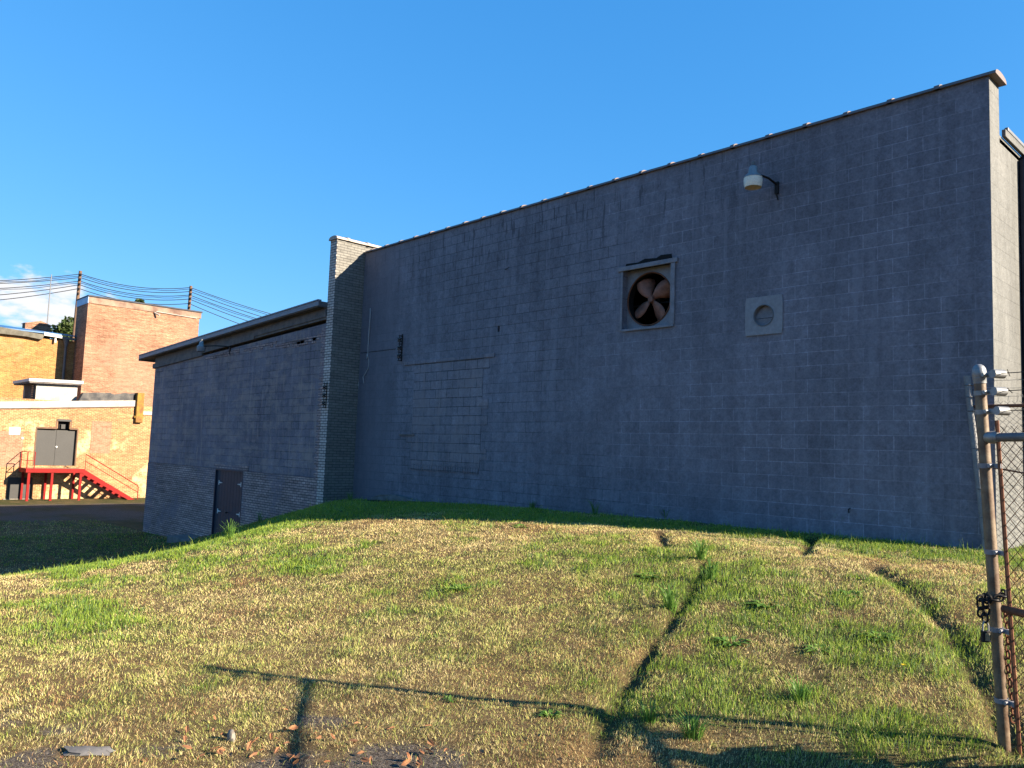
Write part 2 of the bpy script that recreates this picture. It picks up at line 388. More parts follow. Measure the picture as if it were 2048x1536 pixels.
def rut(x, y):
    out = np.zeros(np.shape(x)); w = .045+.07*fbm(x, y, 2.3, 5, 3)
    for r, dpt in zip(RUTW, RUTD):
        best = np.full(np.shape(x), 9.0)
        for (ax, ay), (bx, by) in zip(r[:-1], r[1:]):
            dx, dy = bx-ax, by-ay; L = dx*dx+dy*dy
            t = np.clip(((x-ax)*dx+(y-ay)*dy)/L, 0, 1)
            best = np.minimum(best, np.hypot(x-ax-t*dx+.05*(vnoise(x*1.7, y*1.7, 8)-.5), y-ay-t*dy))
        out = np.maximum(out, dpt*np.exp(-(best/w)**2))
    return out
def terrain(x, y):
    return base_h(x, y)-(.02+.11*fbm(x, y, 2.6, 44, 3))*rut(x, y)+(.035*(fbm(x, y, .9, 2)-.5)+.03*(fbm(x, y, 3.3, 9, 3)-.5))*sstep(60, 20, np.hypot(x, y))
# green patches: world ellipse (x, y, rx, ry, strength)
PATCH = []
def patch(px, py, rx, ry, s):
    p = ground_hit(px, py); PATCH.append((p[0], p[1], rx, ry, s))
for a in [(180,1240,1.0,.45,.75),(90,1215,.9,.5,.6),(260,1255,.5,.4,.6),(380,1165,.8,.5,.45),(620,1110,1.0,.6,.5),(600,1140,.5,.3,.4),(330,1110,2.2,.5,.7),(120,1140,2.5,.4,.75),(480,1085,2.2,.5,.6),
          (1250,1090,1.3,.7,.4),(1400,1150,.9,1.1,.5),(1100,1120,1.2,.6,.35),(920,1180,.5,.4,.45),(1650,1080,2.4,.5,.6),(1850,1110,1.6,.7,.6),(1930,1180,.9,.8,.3),
          (1560,1200,.8,.6,.2),(1700,1250,.7,.7,.2),(1850,1330,.5,.6,.3),(1450,1400,.5,.45,.4),(1650,1430,.6,.4,.4),(1300,1440,.4,.3,.5),(1750,1480,.6,.4,.3),(1500,1330,.7,.5,.2),(1120,1400,.3,.25,.35),
          (700,1160,1.2,.5,.3),(1060,1240,.9,.6,.22),(840,1240,.7,.5,.22)]: patch(*a)
def greenness(x, y):
    g = .10+1.4*(fbm(x, y, .55, 21, 5)-.5)
    for cx, cy, rx, ry, s in PATCH:
        q = ((x-cx)/rx)**2+((y-cy)/ry)**2
        g = g+s*np.exp(-q*.8)
    g = g+.85*sstep(-.25, .35, y-np.maximum(11.12-.44*(-3-x), 5.7))*sstep(-24, -19, x)         # the strip along the foot of the wall
    g = g+.55*sstep(-11.6, -12.6, x)                                    # bank running down to the low yard
    g = g-.35*sstep(3.4, 1.8, y-.35*(x+4))
    g = g+1.5*(fbm(x, y, 3.6, 33, 4)-.5)
    return np.clip(g, 0, 1)
def dirt(x, y):
    d = 1.2*.55*sstep(.56, .70, fbm(x, y, 3.3, 55, 5)) * sstep(3.4, 1.6, y-.25*(x+3))
    for px, py, r in [(30,1530,.30),(520,1530,.22),(740,1532,.36),(860,1536,.25),(640,1440,.22),(330,1490,.20)]:
        p = ground_hit(px, py); d = d+1.0*np.exp(-((x-p[0])**2+(y-p[1])**2)/(r*1.15)**2)*(.15+1.2*fbm(x, y, 7, 77, 4))
    d = d+sstep(-29.5, -37, x+5*(fbm(x, y, .3, 60)-.5))*sstep(-46.2, -45.4, -np.abs(x))*(.9*fbm(x, y, .5, 61)+.12+.5*(fbm(x, y, 2.2, 62)-.5))
    d = d+.30*np.minimum(rut(x, y), 1)+1.1*sstep(10.55, 11.0, y+.5*(fbm(x, y, 2.2, 88, 3)-.5))*(x > -17.6)*(x < -2.9)*fbm(x, y, 1.2, 89, 3)
    return np.clip(d, 0, 1)

def axis(parts):
    out = []
    for a, b, s in parts: out += list(np.arange(a, b, s))
    return np.array(sorted(set(np.round(out, 4))))
gx = axis([(-700,-100,100),(-100,-60,8),(-60,-24,.6),(-24,-14,.2),(-14,.6,.06),(.6,6,.3),(6,30,4),(30,701,90)])
gy = axis([(-700,-60,90),(-60,-8,6),(-8,0,.5),(0,13,.06),(13,30,.6),(30,80,6),(80,701,90)])
GX, GY = np.meshgrid(gx, gy); GZ = terrain(GX, GY)
nv = GX.size; ny, nx = GX.shape
me = bpy.data.meshes.new('ground')
idx = np.arange(nv).reshape(ny, nx)
quads = np.stack([idx[:-1, :-1], idx[:-1, 1:], idx[1:, 1:], idx[1:, :-1]], -1).reshape(-1, 4)
me.vertices.add(nv); me.vertices.foreach_set('co', np.stack([GX, GY, GZ], -1).astype(np.float32).ravel())
me.loops.add(quads.size); me.loops.foreach_set('vertex_index', quads.astype(np.int32).ravel())
me.polygons.add(len(quads)); me.polygons.foreach_set('loop_start', np.arange(0, quads.size, 4, dtype=np.int32))
me.polygons.foreach_set('use_smooth', np.ones(len(quads), bool)); me.update()
at = me.color_attributes.new('cover', 'FLOAT_COLOR', 'POINT')
cv_ = np.zeros((nv, 4), np.float32); cv_[:, 0] = greenness(GX, GY).ravel(); cv_[:, 1] = dirt(GX, GY).ravel(); cv_[:, 3] = 1
at.data.foreach_set('color', cv_.ravel())
ground = bpy.data.objects.new('ground', me); scene.collection.objects.link(ground); ground['kind'] = 'structure'
k = NT('lawn_soil')
ca = k.n('ShaderNodeAttribute', attribute_name='cover'); sc_ = k.n('ShaderNodeSeparateColor', {'Color': ca.outputs['Color']})
c = k.mix(k.ramp(k.noise(5, 5, .65), .3, .7), (.085, .058, .028, 1), (.17, .115, .056, 1))
gcol = k.mix(k.ramp(k.noise(9, 4, .6), .3, .7), (.018, .03, .009, 1), (.05, .065, .02, 1))
c = k.mix(k.math('MULTIPLY', sc_.outputs[0], .85), c, gcol)
soil = k.mix(k.ramp(k.noise(60, 4, .75), .38, .66), (.05, .038, .03, 1), (.17, .145, .12, 1))
c = k.mix(k.ramp(sc_.outputs[1], .35, .75), c, soil)
c = shade(k, c, k.noise(70, 3, .7), .25, .75, .6, 1.25)
me.materials.append(k.done(c, .95, k.bump(k.noise(55, 5, .7), .8, .03), 0, .1))

# ------------------------------------------------------------------ grass: blades as one mesh
def grass_blades(N, rmin, rmax, a0, a1, p):
    u = rng.random(N); r = (rmin**p+u*(rmax**p-rmin**p))**(1/p)
    th = math.radians(a0)+rng.random(N)*math.radians(a1-a0)
    # angle measured from the view direction, to the right
    fx, fy = -math.sin(YAW), math.cos(YAW); rx, ry = math.cos(YAW), math.sin(YAW)
    x = r*(np.cos(th)*fx+np.sin(th)*rx); y = r*(np.cos(th)*fy+np.sin(th)*ry)
    return x, y, r
def make_grass():
    x1, y1, r1 = grass_blades(860000, 2.5, 17.5, -42, 44, .95)
    x2, y2, r2 = grass_blades(90000, 14, 37, -42, -10, 1.1)
    x = np.concatenate([x1, x2]); y = np.concatenate([y1, y2]); r = np.concatenate([r1, r2])
    g = greenness(x, y); d = dirt(x, y); rt = rut(x, y)
    clump = fbm(x, y, 7.0, 91, 2)
    keep = (rng.random(len(x)) > d*.93) & (rng.random(len(x)) < .05+1.75*clump)
    inb = ((y > 11.09) & (x > -17.9) & (x < -2.98)) | ((y > 10.24) & (x < -17.5))
    keep &= ~inb & ~((x > 2.0))
    x, y, r, g, clump = x[keep], y[keep], r[keep], g[keep], clump[keep]
    n = len(x); z = terrain(x, y)
    isg = rng.random(n) < np.clip((g-.10)*.95*np.where(x > -8.5, .85, 1.0), .05, .95)
    tall = rng.random(n) < .004+.012*(g > .55)
    h = np.where(isg, .028+.055*rng.random(n)**1.4+.03*(g > .6)*rng.random(n), .016+.044*rng.random(n)**1.3)
    h = np.where(tall & isg, h*2.6, h)*(.32+.64*fbm(x, y, 4.5, 150, 3))
    w = np.maximum(.0024, .00046*r)*(.7+.7*rng.random(n))*np.where(isg, 1.1, .95)
    hd = fbm(x, y, 2.6, 140, 3)*12+(rng.random(n)-.5)*3.6; lean = np.where(isg, .15+.75*rng.random(n), .35+1.25*rng.random(n)**.8)
    flat = (~isg) & (rng.random(n) < .10); h = np.where(flat, h*1.9, h); lean = np.where(flat, 1.25+.5*rng.random(n), lean)
    fa = rng.random(n)*2*np.pi                      # facing of the blade's width
    ux, uy = np.cos(hd), np.sin(hd); wx, wy = np.cos(fa)*w/2, np.sin(fa)*w/2
    o1 = h*.55*np.sin(lean*.6); z1 = h*.55*np.cos(lean*.6)
    o2 = o1+h*.5*np.sin(lean*1.25); z2 = z1+h*.5*np.cos(lean*1.25)
    P = np.zeros((n, 5, 3), np.float32)
    P[:, 0] = np.stack([x-wx, y-wy, z-.006], -1); P[:, 1] = np.stack([x+wx, y+wy, z-.006], -1)
    P[:, 2] = np.stack([x+ux*o1+wx*.85, y+uy*o1+wy*.85, z+z1], -1); P[:, 3] = np.stack([x+ux*o1-wx*.85, y+uy*o1-wy*.85, z+z1], -1)
    P[:, 4] = np.stack([x+ux*o2, y+uy*o2, z+np.maximum(z2, .004)], -1)
    t = rng.random((n, 1)).astype(np.float32); t2 = rng.random((n, 1)).astype(np.float32)
    G1 = np.array([.09, .19, .02]); G2 = np.array([.34, .42, .06]); G3 = np.array([.15, .23, .10])
    S1 = np.array([.60, .46, .20]); S2 = np.array([.88, .74, .38]); S3 = np.array([.40, .24, .11])
    cg = G1+(G2-G1)*t; cg = np.where(t2 > .85, G3, cg); cg = np.where((g[:, None] < .62) & (t2 < .62), np.array([.38, .40, .11])*(.6+.6*t), cg)
    warm = fbm(x, y, 1.1, 120, 4)[:, None]
    cs = S1+(S2-S1)*t; cs = np.where(t2 < np.clip((warm-.42)*2.2, .05, .7), S3*(.8+.5*t), cs)
    yg = np.clip(.10+1.5*(fbm(x, y, .8, 170, 4)-.42)+.7*g, .03, .6)*np.where(x+y*.3 < -9, .75, 1.0)
    cs = np.where(rng.random((n, 1)) < yg[:, None], np.array([.56, .56, .17])*(.65+.6*t), cs)
    col = np.where(isg[:, None], cg, cs)
    m = bpy.data.meshes.new('grass')
    m.vertices.add(n*5); m.vertices.foreach_set('co', P.ravel())
    b = (np.arange(n)*5)[:, None]
    loops = np.concatenate([b+np.array([[0, 1, 2, 3]]), b+np.array([[3, 2, 4]])], 1).astype(np.int32)
    m.loops.add(n*7); m.loops.foreach_set('vertex_index', loops.ravel())
    m.polygons.add(n*2)
    ls = np.stack([np.arange(n)*7, np.arange(n)*7+4], -1).astype(np.int32); m.polygons.foreach_set('loop_start', ls.ravel()); m.update()
    ca = m.color_attributes.new('tint', 'FLOAT_COLOR', 'POINT')
    cc = np.ones((n, 5, 4), np.float32); cc[:, :, :3] = col[:, None, :]; ca.data.foreach_set('color', cc.ravel())
    k = NT('grass_blade'); a = k.n('ShaderNodeAttribute', attribute_name='tint').outputs['Color']
    k.done(a, .6, None, 0, .25)
    tr = k.n('ShaderNodeBsdfTranslucent', {'Color': a}); mx = k.n('ShaderNodeMixShader'); mx.inputs[0].default_value = .42
    k.t.links.new(k.b.outputs[0], mx.inputs[1]); k.t.links.new(tr.outputs[0], mx.inputs[2]); k.t.links.new(mx.outputs[0], k.t.nodes['Material Output'].inputs['Surface'])
    m.materials.append(k.m)
    o = bpy.data.objects.new('grass', m); scene.collection.objects.link(o); o['kind'] = 'stuff'
    return o
make_grass()

# ------------------------------------------------------------------ the charcoal block warehouse
WY, XL, XR, ZT = 11.12, -17.55, -3.0, 5.06
wh = thing('warehouse', 'tall charcoal painted concrete block building with clay coping along its top', 'building', (-10, WY, -1.1))
def wall_y(y, x0, x1, z0, z1, holes, depth):        # a wall facing -Y with real openings and their reveals
    xs = sorted({x0, x1} | {h[0] for h in holes} | {h[1] for h in holes}); zs = sorted({z0, z1} | {h[2] for h in holes} | {h[3] for h in holes})
    m = MB()
    for a, b in zip(xs[:-1], xs[1:]):
        for c, d in zip(zs[:-1], zs[1:]):
            cx, cz = (a+b)/2, (c+d)/2
            if any(h[0] < cx < h[1] and h[2] < cz < h[3] for h in holes): continue
            m.quad((a, y, c), (b, y, c), (b, y, d), (a, y, d))
    for h in holes:
        a, b, c, d = h; Y2 = y+depth
        m.quad((a, y, c), (a, Y2, c), (b, Y2, c), (b, y, c)); m.quad((a, y, d), (b, y, d), (b, Y2, d), (a, Y2, d))
        m.quad((a, y, c), (a, y, d), (a, Y2, d), (a, Y2, c)); m.quad((b, y, c), (b, Y2, c), (b, Y2, d), (b, y, d))
    return m
FH = (-8.93, -7.83, 2.26, 3.43)          # fan opening
VH = (-6.30, -5.97, 2.08, 2.41)          # vent opening
DH = (-12.275, -12.205, 2.52, 2.64)      # broken hole
fw = wall_y(WY, XL, XR, -2.6, ZT, [FH, VH, DH], .30)
fw.quad((XL, WY+.4, ZT), (XL, WY, ZT), (XR, WY, ZT), (XR, WY+.4, ZT))
fw.quad((XL, WY+.41, ZT), (XR, WY+.41, ZT), (XR, WY+.41, 4.2), (XL, WY+.41, 4.2))
fw.build('front_wall', M['front'], wh)
ew = MB()
ew.quad((XR, WY, -2.6), (XR, WY+.41, -2.6), (XR, WY+.41, ZT), (XR, WY, ZT))
ew.quad((XR, WY+.41, -2.6), (XR, 30, -2.6), (XR, 30, 4.40), (XR, WY+.41, 4.40))
ew.build('end_wall', M['end'], wh)
inn = MB().box(XL, XR-.05, WY+1.2, 29.9, -2.5, 4.3)
inn2 = MB()
inn2.quad((XL+.1, 16, -2.5), (XR-.1, 16, -2.5), (XR-.1, 16, 4.3), (XL+.1, 16, 4.3))
inn2.quad((XL+.1, WY+.305, 4.3), (XL+.1, 16, 4.3), (XR-.1, 16, 4.3), (XR-.1, WY+.305, 4.3))
inn2.build('interior_wall', M['inside'], wh)
rf = MB().box(XL, XR+.0, WY+.41, 30, 4.30, 4.36); rf.build('roof', M['roofing'], wh)
# sloping roof trim on the end wall
tr = MB()
tr.box(XR+.003, XR+.05, WY+.50, WY+1.45, 4.40, 4.50); tr.build('roof_trim', M['end'], wh, bevel=.006)
MB().box(XR+.003, XR+.05, WY+.62, 30, 4.51, 4.565).build('roof_edge', M['galv_grey'], wh, bevel=.01)
ds = MB(); ds.box(XR+.004, XR+.13, WY+1.40, WY+1.62, 4.05, 4.42); ds.tube([(XR+.065, WY+1.31, 4.3), (XR+.065, WY+1.31, -1.2)], .07, 10)
ds.build('downspout', M['dark_paint'], wh)
# coping tiles: half-round clay pieces, a socket at every joint
def coping_run(p0, p1, width, height, pitch, first, axis_, z):
    m = MB(); n = 9
    def prof(s, w, h): return [(w/2*math.cos(math.pi*i/(n-1)), h*math.sin(math.pi*i/(n-1))**.7) for i in range(n)]
    L = p1-p0; pos = 0.0; edges = [0.0]; e = first
    while e < L-.05: edges.append(e); e += pitch
    edges.append(L)
    for i, (a, b) in enumerate(zip(edges[:-1], edges[1:])):
        j = random.uniform(-.006, .006); jz = random.uniform(-.005, .005)
        for s0, s1, w, h in ((a, b, width, height), (b-.075, b-.004, width+.022, height+.02))[:1 if i == len(edges)-2 else 2]:
            pr = prof(0, w, h); A = []; B = []
            for q, hh in pr:
                if axis_ == 'x': A.append((p0+s0, WY+.19+q+j, z+jz+hh)); B.append((p0+s1, WY+.19+q+j, z+jz+hh))
                else: A.append((-17.71+q+j, p0+s0, z+jz+hh)); B.append((-17.71+q+j, p0+s1, z+jz+hh))
            fs = [(k_, k_+1, n+k_+1, n+k_) for k_ in range(n-1)]+[tuple(range(n))[::-1], tuple(range(n, 2*n)), (0, n, 2*n-1, n-1)]
            m.add(A+B, fs)
    return m
coping_run(-17.5, -2.91, .48, .085, .618, .33, 'x', ZT).build('coping', M['coping'], wh, smooth=True)
# brick pier / parapet between the two roofs
PX0, PX1, PY = -17.87, -17.55, 10.28
pier = MB().box(PX0, PX1, PY, WY-.001, -3.2, 5.27); pier.box(PX0, PX1-.02, WY-.001, 30, 3.2, 5.27)
pier.build('brick_pier', M['pier_brick'], wh)
MB().box(PX0, PX1, PY-.012, PY-.001, -3.2, 5.27).build('pier_face', M['pier_front'], wh)
coping_run(PY-.05, 20, .42, .10, .60, .40, 'y', 5.27).build('pier_coping', M['coping_pale'], wh, smooth=True)
# bricked-up doorway with lintel and sill course
IX0, IX1, IZ0, IZ1 = -15.14, -12.68, -.36, 1.98
inf = MB().box(IX0, IX1, WY-.010, WY+.01, IZ0, IZ1)
for zz, sx in ((1.86, 'r'), (.65, 'r'), (-.06, 'r'), (.24, 'l'), (1.0, 'r')):
    if sx == 'r': inf.box(IX1, IX1+.2, WY-.008, WY+.01, zz-.1, zz+.1)
    else: inf.box(IX0-.2, IX0, WY-.008, WY+.01, zz-.1, zz+.1)
inf.build('bricked_up_doorway', M['infill'], wh)
MB().prism([(-15.55, WY-.03, 1.985), (-12.32, WY-.03, 1.99), (-12.32, WY-.03, 2.075), (-15.55, WY-.03, 2.065)], (0, .05, 0)).build('lintel', M['infill'], wh, bevel=.006)
sl_ = MB()
for i in range(29):
    x = IX0+.01+i*.084; sl_.box(x, x+.072, WY-.018-random.uniform(0, .006), WY+.01, IZ0-.125, IZ0-.014)
sl_.build('brick_sill', M['infill'], wh)
MB().box(-15.62, -15.02, WY-.035, WY+.01, .30, .335).build('iron_strap', M['soffit'], wh)
# parging seam, and a broken concrete footing by the corner
MB().box(-17.5, -15.95, WY-.006, WY+.004, 2.409, 2.421).build('seam_strip', M['black'], wh)
ft = MB()
pts = [(-16.5, -1.23), (-16.1, -1.13), (-15.6, -1.10), (-15.2, -1.13), (-14.9, -1.16), (-14.4, -1.20), (-14.35, -1.5), (-16.5, -1.5)]
ft.prism([(x, WY-.17-.03*math.sin(x*7), z) for x, z in pts], (0, .18, 0)); ft.build('footing', M['footing'], wh, bevel=.015)

# --- exhaust fan in its opening
fan = thing('exhaust_fan', 'rusty four-bladed exhaust fan in a grey framed wall opening', 'fan', (-8.40, WY, 2.26))
fr = MB()
fr.box(-9.03, -7.74, WY-.045, WY-.002, 3.335, 3.415); fr.box(-7.875, -7.79, WY-.035, WY-.003, 2.27, 3.333)
fr.box(-8.97, -8.925, WY-.02, WY-.003, 2.24, 3.333); fr.box(-8.905, -7.80, WY-.04, WY-.003, 2.225, 2.268)
fr.build('frame', M['fan_frame'], fan, bevel=.005)
gp = MB().prism([(-8.88, WY-.006, 3.41), (-8.86, WY-.006, 3.47), (-8.6, WY-.006, 3.455), (-8.45, WY-.006, 3.50), (-8.2, WY-.006, 3.475), (-8.1, WY-.006, 3.515), (-7.88, WY-.006, 3.50), (-7.86, WY-.006, 3.41)], (0, .004, 0)).build('dark_gap_patch', M['black'], fan)  # flat black piece painted as the darkness of a ragged gap
FY = WY+.14; FC = (-8.44, 2.80); FR = .475
pn = MB(); K = 48
ring = [(FC[0]+FR*math.cos(2*math.pi*i/K), FY, FC[1]+FR*math.sin(2*math.pi*i/K)) for i in range(K)]
def sq(i):
    c, s = math.cos(2*math.pi*i/K), math.sin(2*math.pi*i/K); t = 1/max(abs(c)/.51, abs(s)/.535)
    return (FC[0]+(.06 if c > 0 else 0)*abs(c)+c*t, FY, FC[1]+.03+s*t)
outr = [sq(i) for i in range(K)]
back = [(p[0], FY+.16, p[2]) for p in ring]
pn.add(ring+outr+back, [(i, (i+1) % K, K+(i+1) % K, K+i) for i in range(K)])
pn.build('housing', M['fan_panel'], fan)
MB().add(ring+back, [(i, K+i, K+(i+1) % K, (i+1) % K) for i in range(K)]).build('duct', M['darkiron'], fan)
MB().torus((FC[0], FY-.004, FC[1]), FR, .014, (0, 1, 0), 48, 8).build('fan_ring', M['rust'], fan, smooth=True)
for a in (126, 36, -54, -144):      # one mesh per blade, broad paddle shape, pitched
    a = math.radians(a); m = MB(); rows = []
    U = np.array([math.cos(a), 0, math.sin(a)]); V = np.array([-math.sin(a), 0, math.cos(a)])
    prof = [(.05, -.035, .035), (.12, -.065, .07), (.20, -.13, .105), (.28, -.175, .12), (.36, -.185, .115), (.42, -.15, .09), (.445, -.08, .05)]
    for r_, w0, w1 in prof:
        for t in (0, .33, .66, 1):
            w = w0+(w1-w0)*t; p = np.array([FC[0], FY+.07, FC[1]])+U*r_+V*w; p[1] += -w*.42+.05*(abs(w)/.15)**2; rows.append(p)
    f = [(i*4+j, i*4+j+1, i*4+j+5, i*4+j+4) for i in range(len(prof)-1) for j in range(3)]
    m.add(rows, f); o = m.build('fan_blade', M['fan_blade'], fan, smooth=True)
    sd = o.modifiers.new('thick', 'SOLIDIFY'); sd.thickness = .006
MB().lathe([(.0, 0), (.05, .004), (.06, .02), (.06, .09)], (FC[0], FY+.02, FC[1]), (0, 1, 0), 16).build('hub', M['fan_blade'], fan, smooth=True)
mo = MB().lathe([(.10, 0), (.11, .02), (.11, .24), (.08, .27)], (FC[0], FY+.17, FC[1]), (0, 1, 0), 16)
mo.tube([(FC[0]-.5, FY+.22, FC[1]-.05), (FC[0]+.5, FY+.22, FC[1]-.05)], .016, 6); mo.build('motor', M['darkiron'], fan, smooth=True)

# --- square vent plate with a round damper
vt = thing('vent_plate', 'square grey sheet metal vent with round damper on block wall', 'vent', (-6.13, WY, 1.94))
m = MB(); VC = (-6.135, 2.245); K = 32; vr = .165; hx, hz = .315, .30
for y in (WY-.022,):
    ring = [(VC[0]+vr*math.cos(2*math.pi*i/K), y, VC[1]+vr*math.sin(2*math.pi*i/K)) for i in range(K)]
    out = []
    for i in range(K):
        c_, s_ = math.cos(2*math.pi*i/K), math.sin(2*math.pi*i/K); t = 1/max(abs(c_)/hx, abs(s_)/hz); out.append((VC[0]+c_*t, y, VC[1]+s_*t))
    bk = [(p[0], WY-.002, p[2]) for p in out]; tb = [(p[0], WY+.09, p[2]) for p in ring]
    m.add(ring+out+bk+tb, [(i, K+i, K+(i+1) % K, (i+1) % K) for i in range(K)]+[(K+i, 2*K+i, 2*K+(i+1) % K, K+(i+1) % K) for i in range(K)]+[(i, (i+1) % K, 3*K+(i+1) % K, 3*K+i) for i in range(K)])
m.build('plate', M['vent'], vt)
MB().torus((VC[0], WY-.026, VC[1]), vr, .008, (0, 1, 0), 32, 6).build('collar', M['galv_grey'], vt, smooth=True)
for sgn in (1, -1):
    hp = [(VC[0]+.158*math.cos(math.pi*i/14), WY+.035+.02*math.sin(math.pi*i/14), VC[1]-.035+sgn*.004+sgn*(.158+(.03 if sgn > 0 else -.03))*math.sin(math.pi*i/14)) for i in range(15)]
    MB().prism(hp, (0, .003, 0)).build('damper_flap', M['fan_frame'], vt)

# --- barn lamps
def barn_lamp(c, wall_pt, label, s=1.0, shade_mat='lamp_glass'):
    t = thing('wall_lamp', label, 'lamp', wall_pt, 'barn lamps on the walls')
    c = np.array(c, float)
    MB().lathe([(.125*s, 0), (.137*s, .05*s), (.142*s, .12*s), (.138*s, .15*s)], c, k=24, caps=False).build('lamp_shade', M[shade_mat], t, smooth=True)
    MB().lathe([(.145*s, .15*s), (.135*s, .17*s), (.078*s, .225*s), (.066*s, .31*s), (.048*s, .335*s), (.03*s, .34*s)], c, k=20).build('lamp_housing', M['galv'], t, smooth=True)
    MB().lathe([(.028*s, .325*s), (.03*s, .40*s), (.02*s, .41*s)], c, k=12).build('photocell', M['galv_grey'], t, smooth=True)
    MB().lathe([(.03*s, .05*s), (.045*s, .09*s), (.03*s, .15*s)], c, k=10).build('bulb', M['white'], t, smooth=True)
    w = np.array(wall_pt, float)
    st = c+np.array([.12*s, .03, .17*s]) if w[0] > c[0] else c+np.array([-.12*s, .03, .17*s])
    ar = MB().tube([st, st*.55+w*.45+np.array([0, 0, .05*s]), w+np.array([0, -.04, .06])], .017*s, 8)
    ar.box(w[0]-.03, w[0]+.03, w[1]-.035, w[1]-.002, w[2]-.09, w[2]+.10); ar.tube([w+np.array([.0, -.03, -.09]), w+np.array([.02, -.015, -.19])], .012, 6)
    ar.build('bracket', M['darkiron'], t, smooth=True)
lc = on_y(1506, 375, WY-.42); barn_lamp(lc, (-5.93, WY, 4.22), 'galvanised barn lamp with cream shade high on the tall block wall')
lc = on_y(402, 703, 10.28-.62); barn_lamp(lc, (-23.55, PY, 2.86), 'small grey barn lamp under the low roof eave of the left wall', .95, 'vent')

# --- insulator racks and a loose cable
def rack(cx, cy, ztop, label, nrm, n=3):
    t = thing('insulator_rack', label, 'insulator rack', (cx, cy, ztop-.62), 'old insulator racks')
    r = MB().box(cx-.022, cx+.022, cy-.012, cy-.001, ztop-.66, ztop); 
    for i in range(n+1): r.box(cx-.03, cx+.03, cy-.10, cy-.012, ztop-.05-i*.20-.008, ztop-.05-i*.20+.008)
    r.tube([(cx, cy-.085, ztop-.02), (cx, cy-.085, ztop-.66)], .009, 6); r.build('rack_frame', M['darkiron'], t)
    for i in range(n):
        z = ztop-.15-i*.20
        MB().lathe([(.022, -.055), (.048, -.045), (.05, -.02), (.03, 0), (.05, .02), (.048, .045), (.022, .055)], (cx, cy-.085, z), k=14).build('insulator', M['porcelain'], t, smooth=True)
rack(-15.70, WY, 2.76, 'dark insulator rack on the tall block wall beside the bricked-up doorway', None)
rack(-17.66, PY, 1.60, 'dark insulator rack on the brick pier edge', None)
cb = MB(); pts = [(-17.15, 3.55), (-17.12, 3.35), (-17.13, 3.0), (-17.16, 2.6), (-17.17, 2.32), (-17.12, 2.18), (-17.10, 2.02), (-17.2, 1.88), (-17.3, 1.78), (-17.26, 1.62)]
cb.tube([(x, WY-.02-.015*math.sin(i), z) for i, (x, z) in enumerate(pts)], .012, 6); cb.tube([(-17.17, WY-.03, 2.36), (-17.13, WY-.045, 2.28), (-17.18, WY-.03, 2.25)], .017, 6)
o = cb.build('loose_cable', M['cable'], None, smooth=True); tag(o, 'loose pale cable hanging down the block wall in the corner', 'cable')
nl = MB().tube([(-12.05, WY, 3.84), (-11.98, WY-.12, 3.80)], .008, 5).tube([(-12.03, WY-.05, 3.82), (-11.90, WY-.07, 3.85)], .006, 5)
o = nl.build('wall_hook', M['darkiron'], None); tag(o, 'tiny dark iron hook sticking out of the upper block wall', 'hook')
hk = MB(); p = on_y(1700, 1017, WY); hk.tube([p, p+np.array([0, -.05, -.01]), p+np.array([.01, -.06, -.06])], .009, 6)
o = hk.build('wall_hook', M['darkiron'], None); tag(o, 'small dark bent hook low on the block wall near the grass', 'hook')

# ------------------------------------------------------------------ lower building on the left
lb = thing('low_building', 'lower grey painted block and brick building with a sloping eave and plank door', 'building', (-24, PY, -2.8))
LX0, LX1 = -29.9, PX0; ZB = -.84
DX0, DX1, DZ0, DZ1 = -24.02, -22.09, -3.0, -.83
lw = MB()
lw.quad((LX0, PY, ZB+.01), (LX1, PY, ZB+.01), (LX1, PY, 3.12), (LX0, PY, 2.58))
lw.quad((LX0, 24, -4), (LX0, PY, -4), (LX0, PY, 2.58), (LX0, 24, 2.58))
lw.build('block_wall', M['left_block'], lb)
MB().box(LX0-.005, DX0, PY-.012, PY+.2, -4, ZB).build('brick_base', M['left_brick'], lb); MB().box(DX1, LX1, PY-.012, PY+.2, -4, ZB).build('brick_base', M['left_brick'], lb)
MB().box(DX0-.15, DX1+.3, PY-.014, PY+.2, DZ1+.002, DZ1+.145).build('brick_lintel', M['left_brick'], lb)
bw = MB()
random.seed(3)
z = ZB
while z < 3.0:                        # toothed brick edge against the pier
    bw.box(LX1-.10-.11*(int((z+4)/.0677) % 2), LX1, PY-.010, PY+.1, z, z+.0655); z += .0677
bw.build('toothed_brick_edge', M['left_brick'], lb)
def ztop_at(x): return 2.58+(x-LX0)/(LX1-LX0)*.54
for x0, x1, dz in ((-25.4, -23.0, .07), (-22.6, -20.6, .13), (-20.6, -18.0, .24), (-19.6, -18.2, .30), (-29.8, -29.2, .12)):   # ragged brick courses under the eave
    bw = MB(); x = x0
    while x < x1:
        q = ztop_at(x); hgt = .0677*random.choice([1, 1, 2]); bw.box(x, x+.2, PY-.012, PY+.1, q-dz-hgt, q-dz+.004*random.random()); x += .208
    bw.build('ragged_brick_course', M['left_brick'], lb)
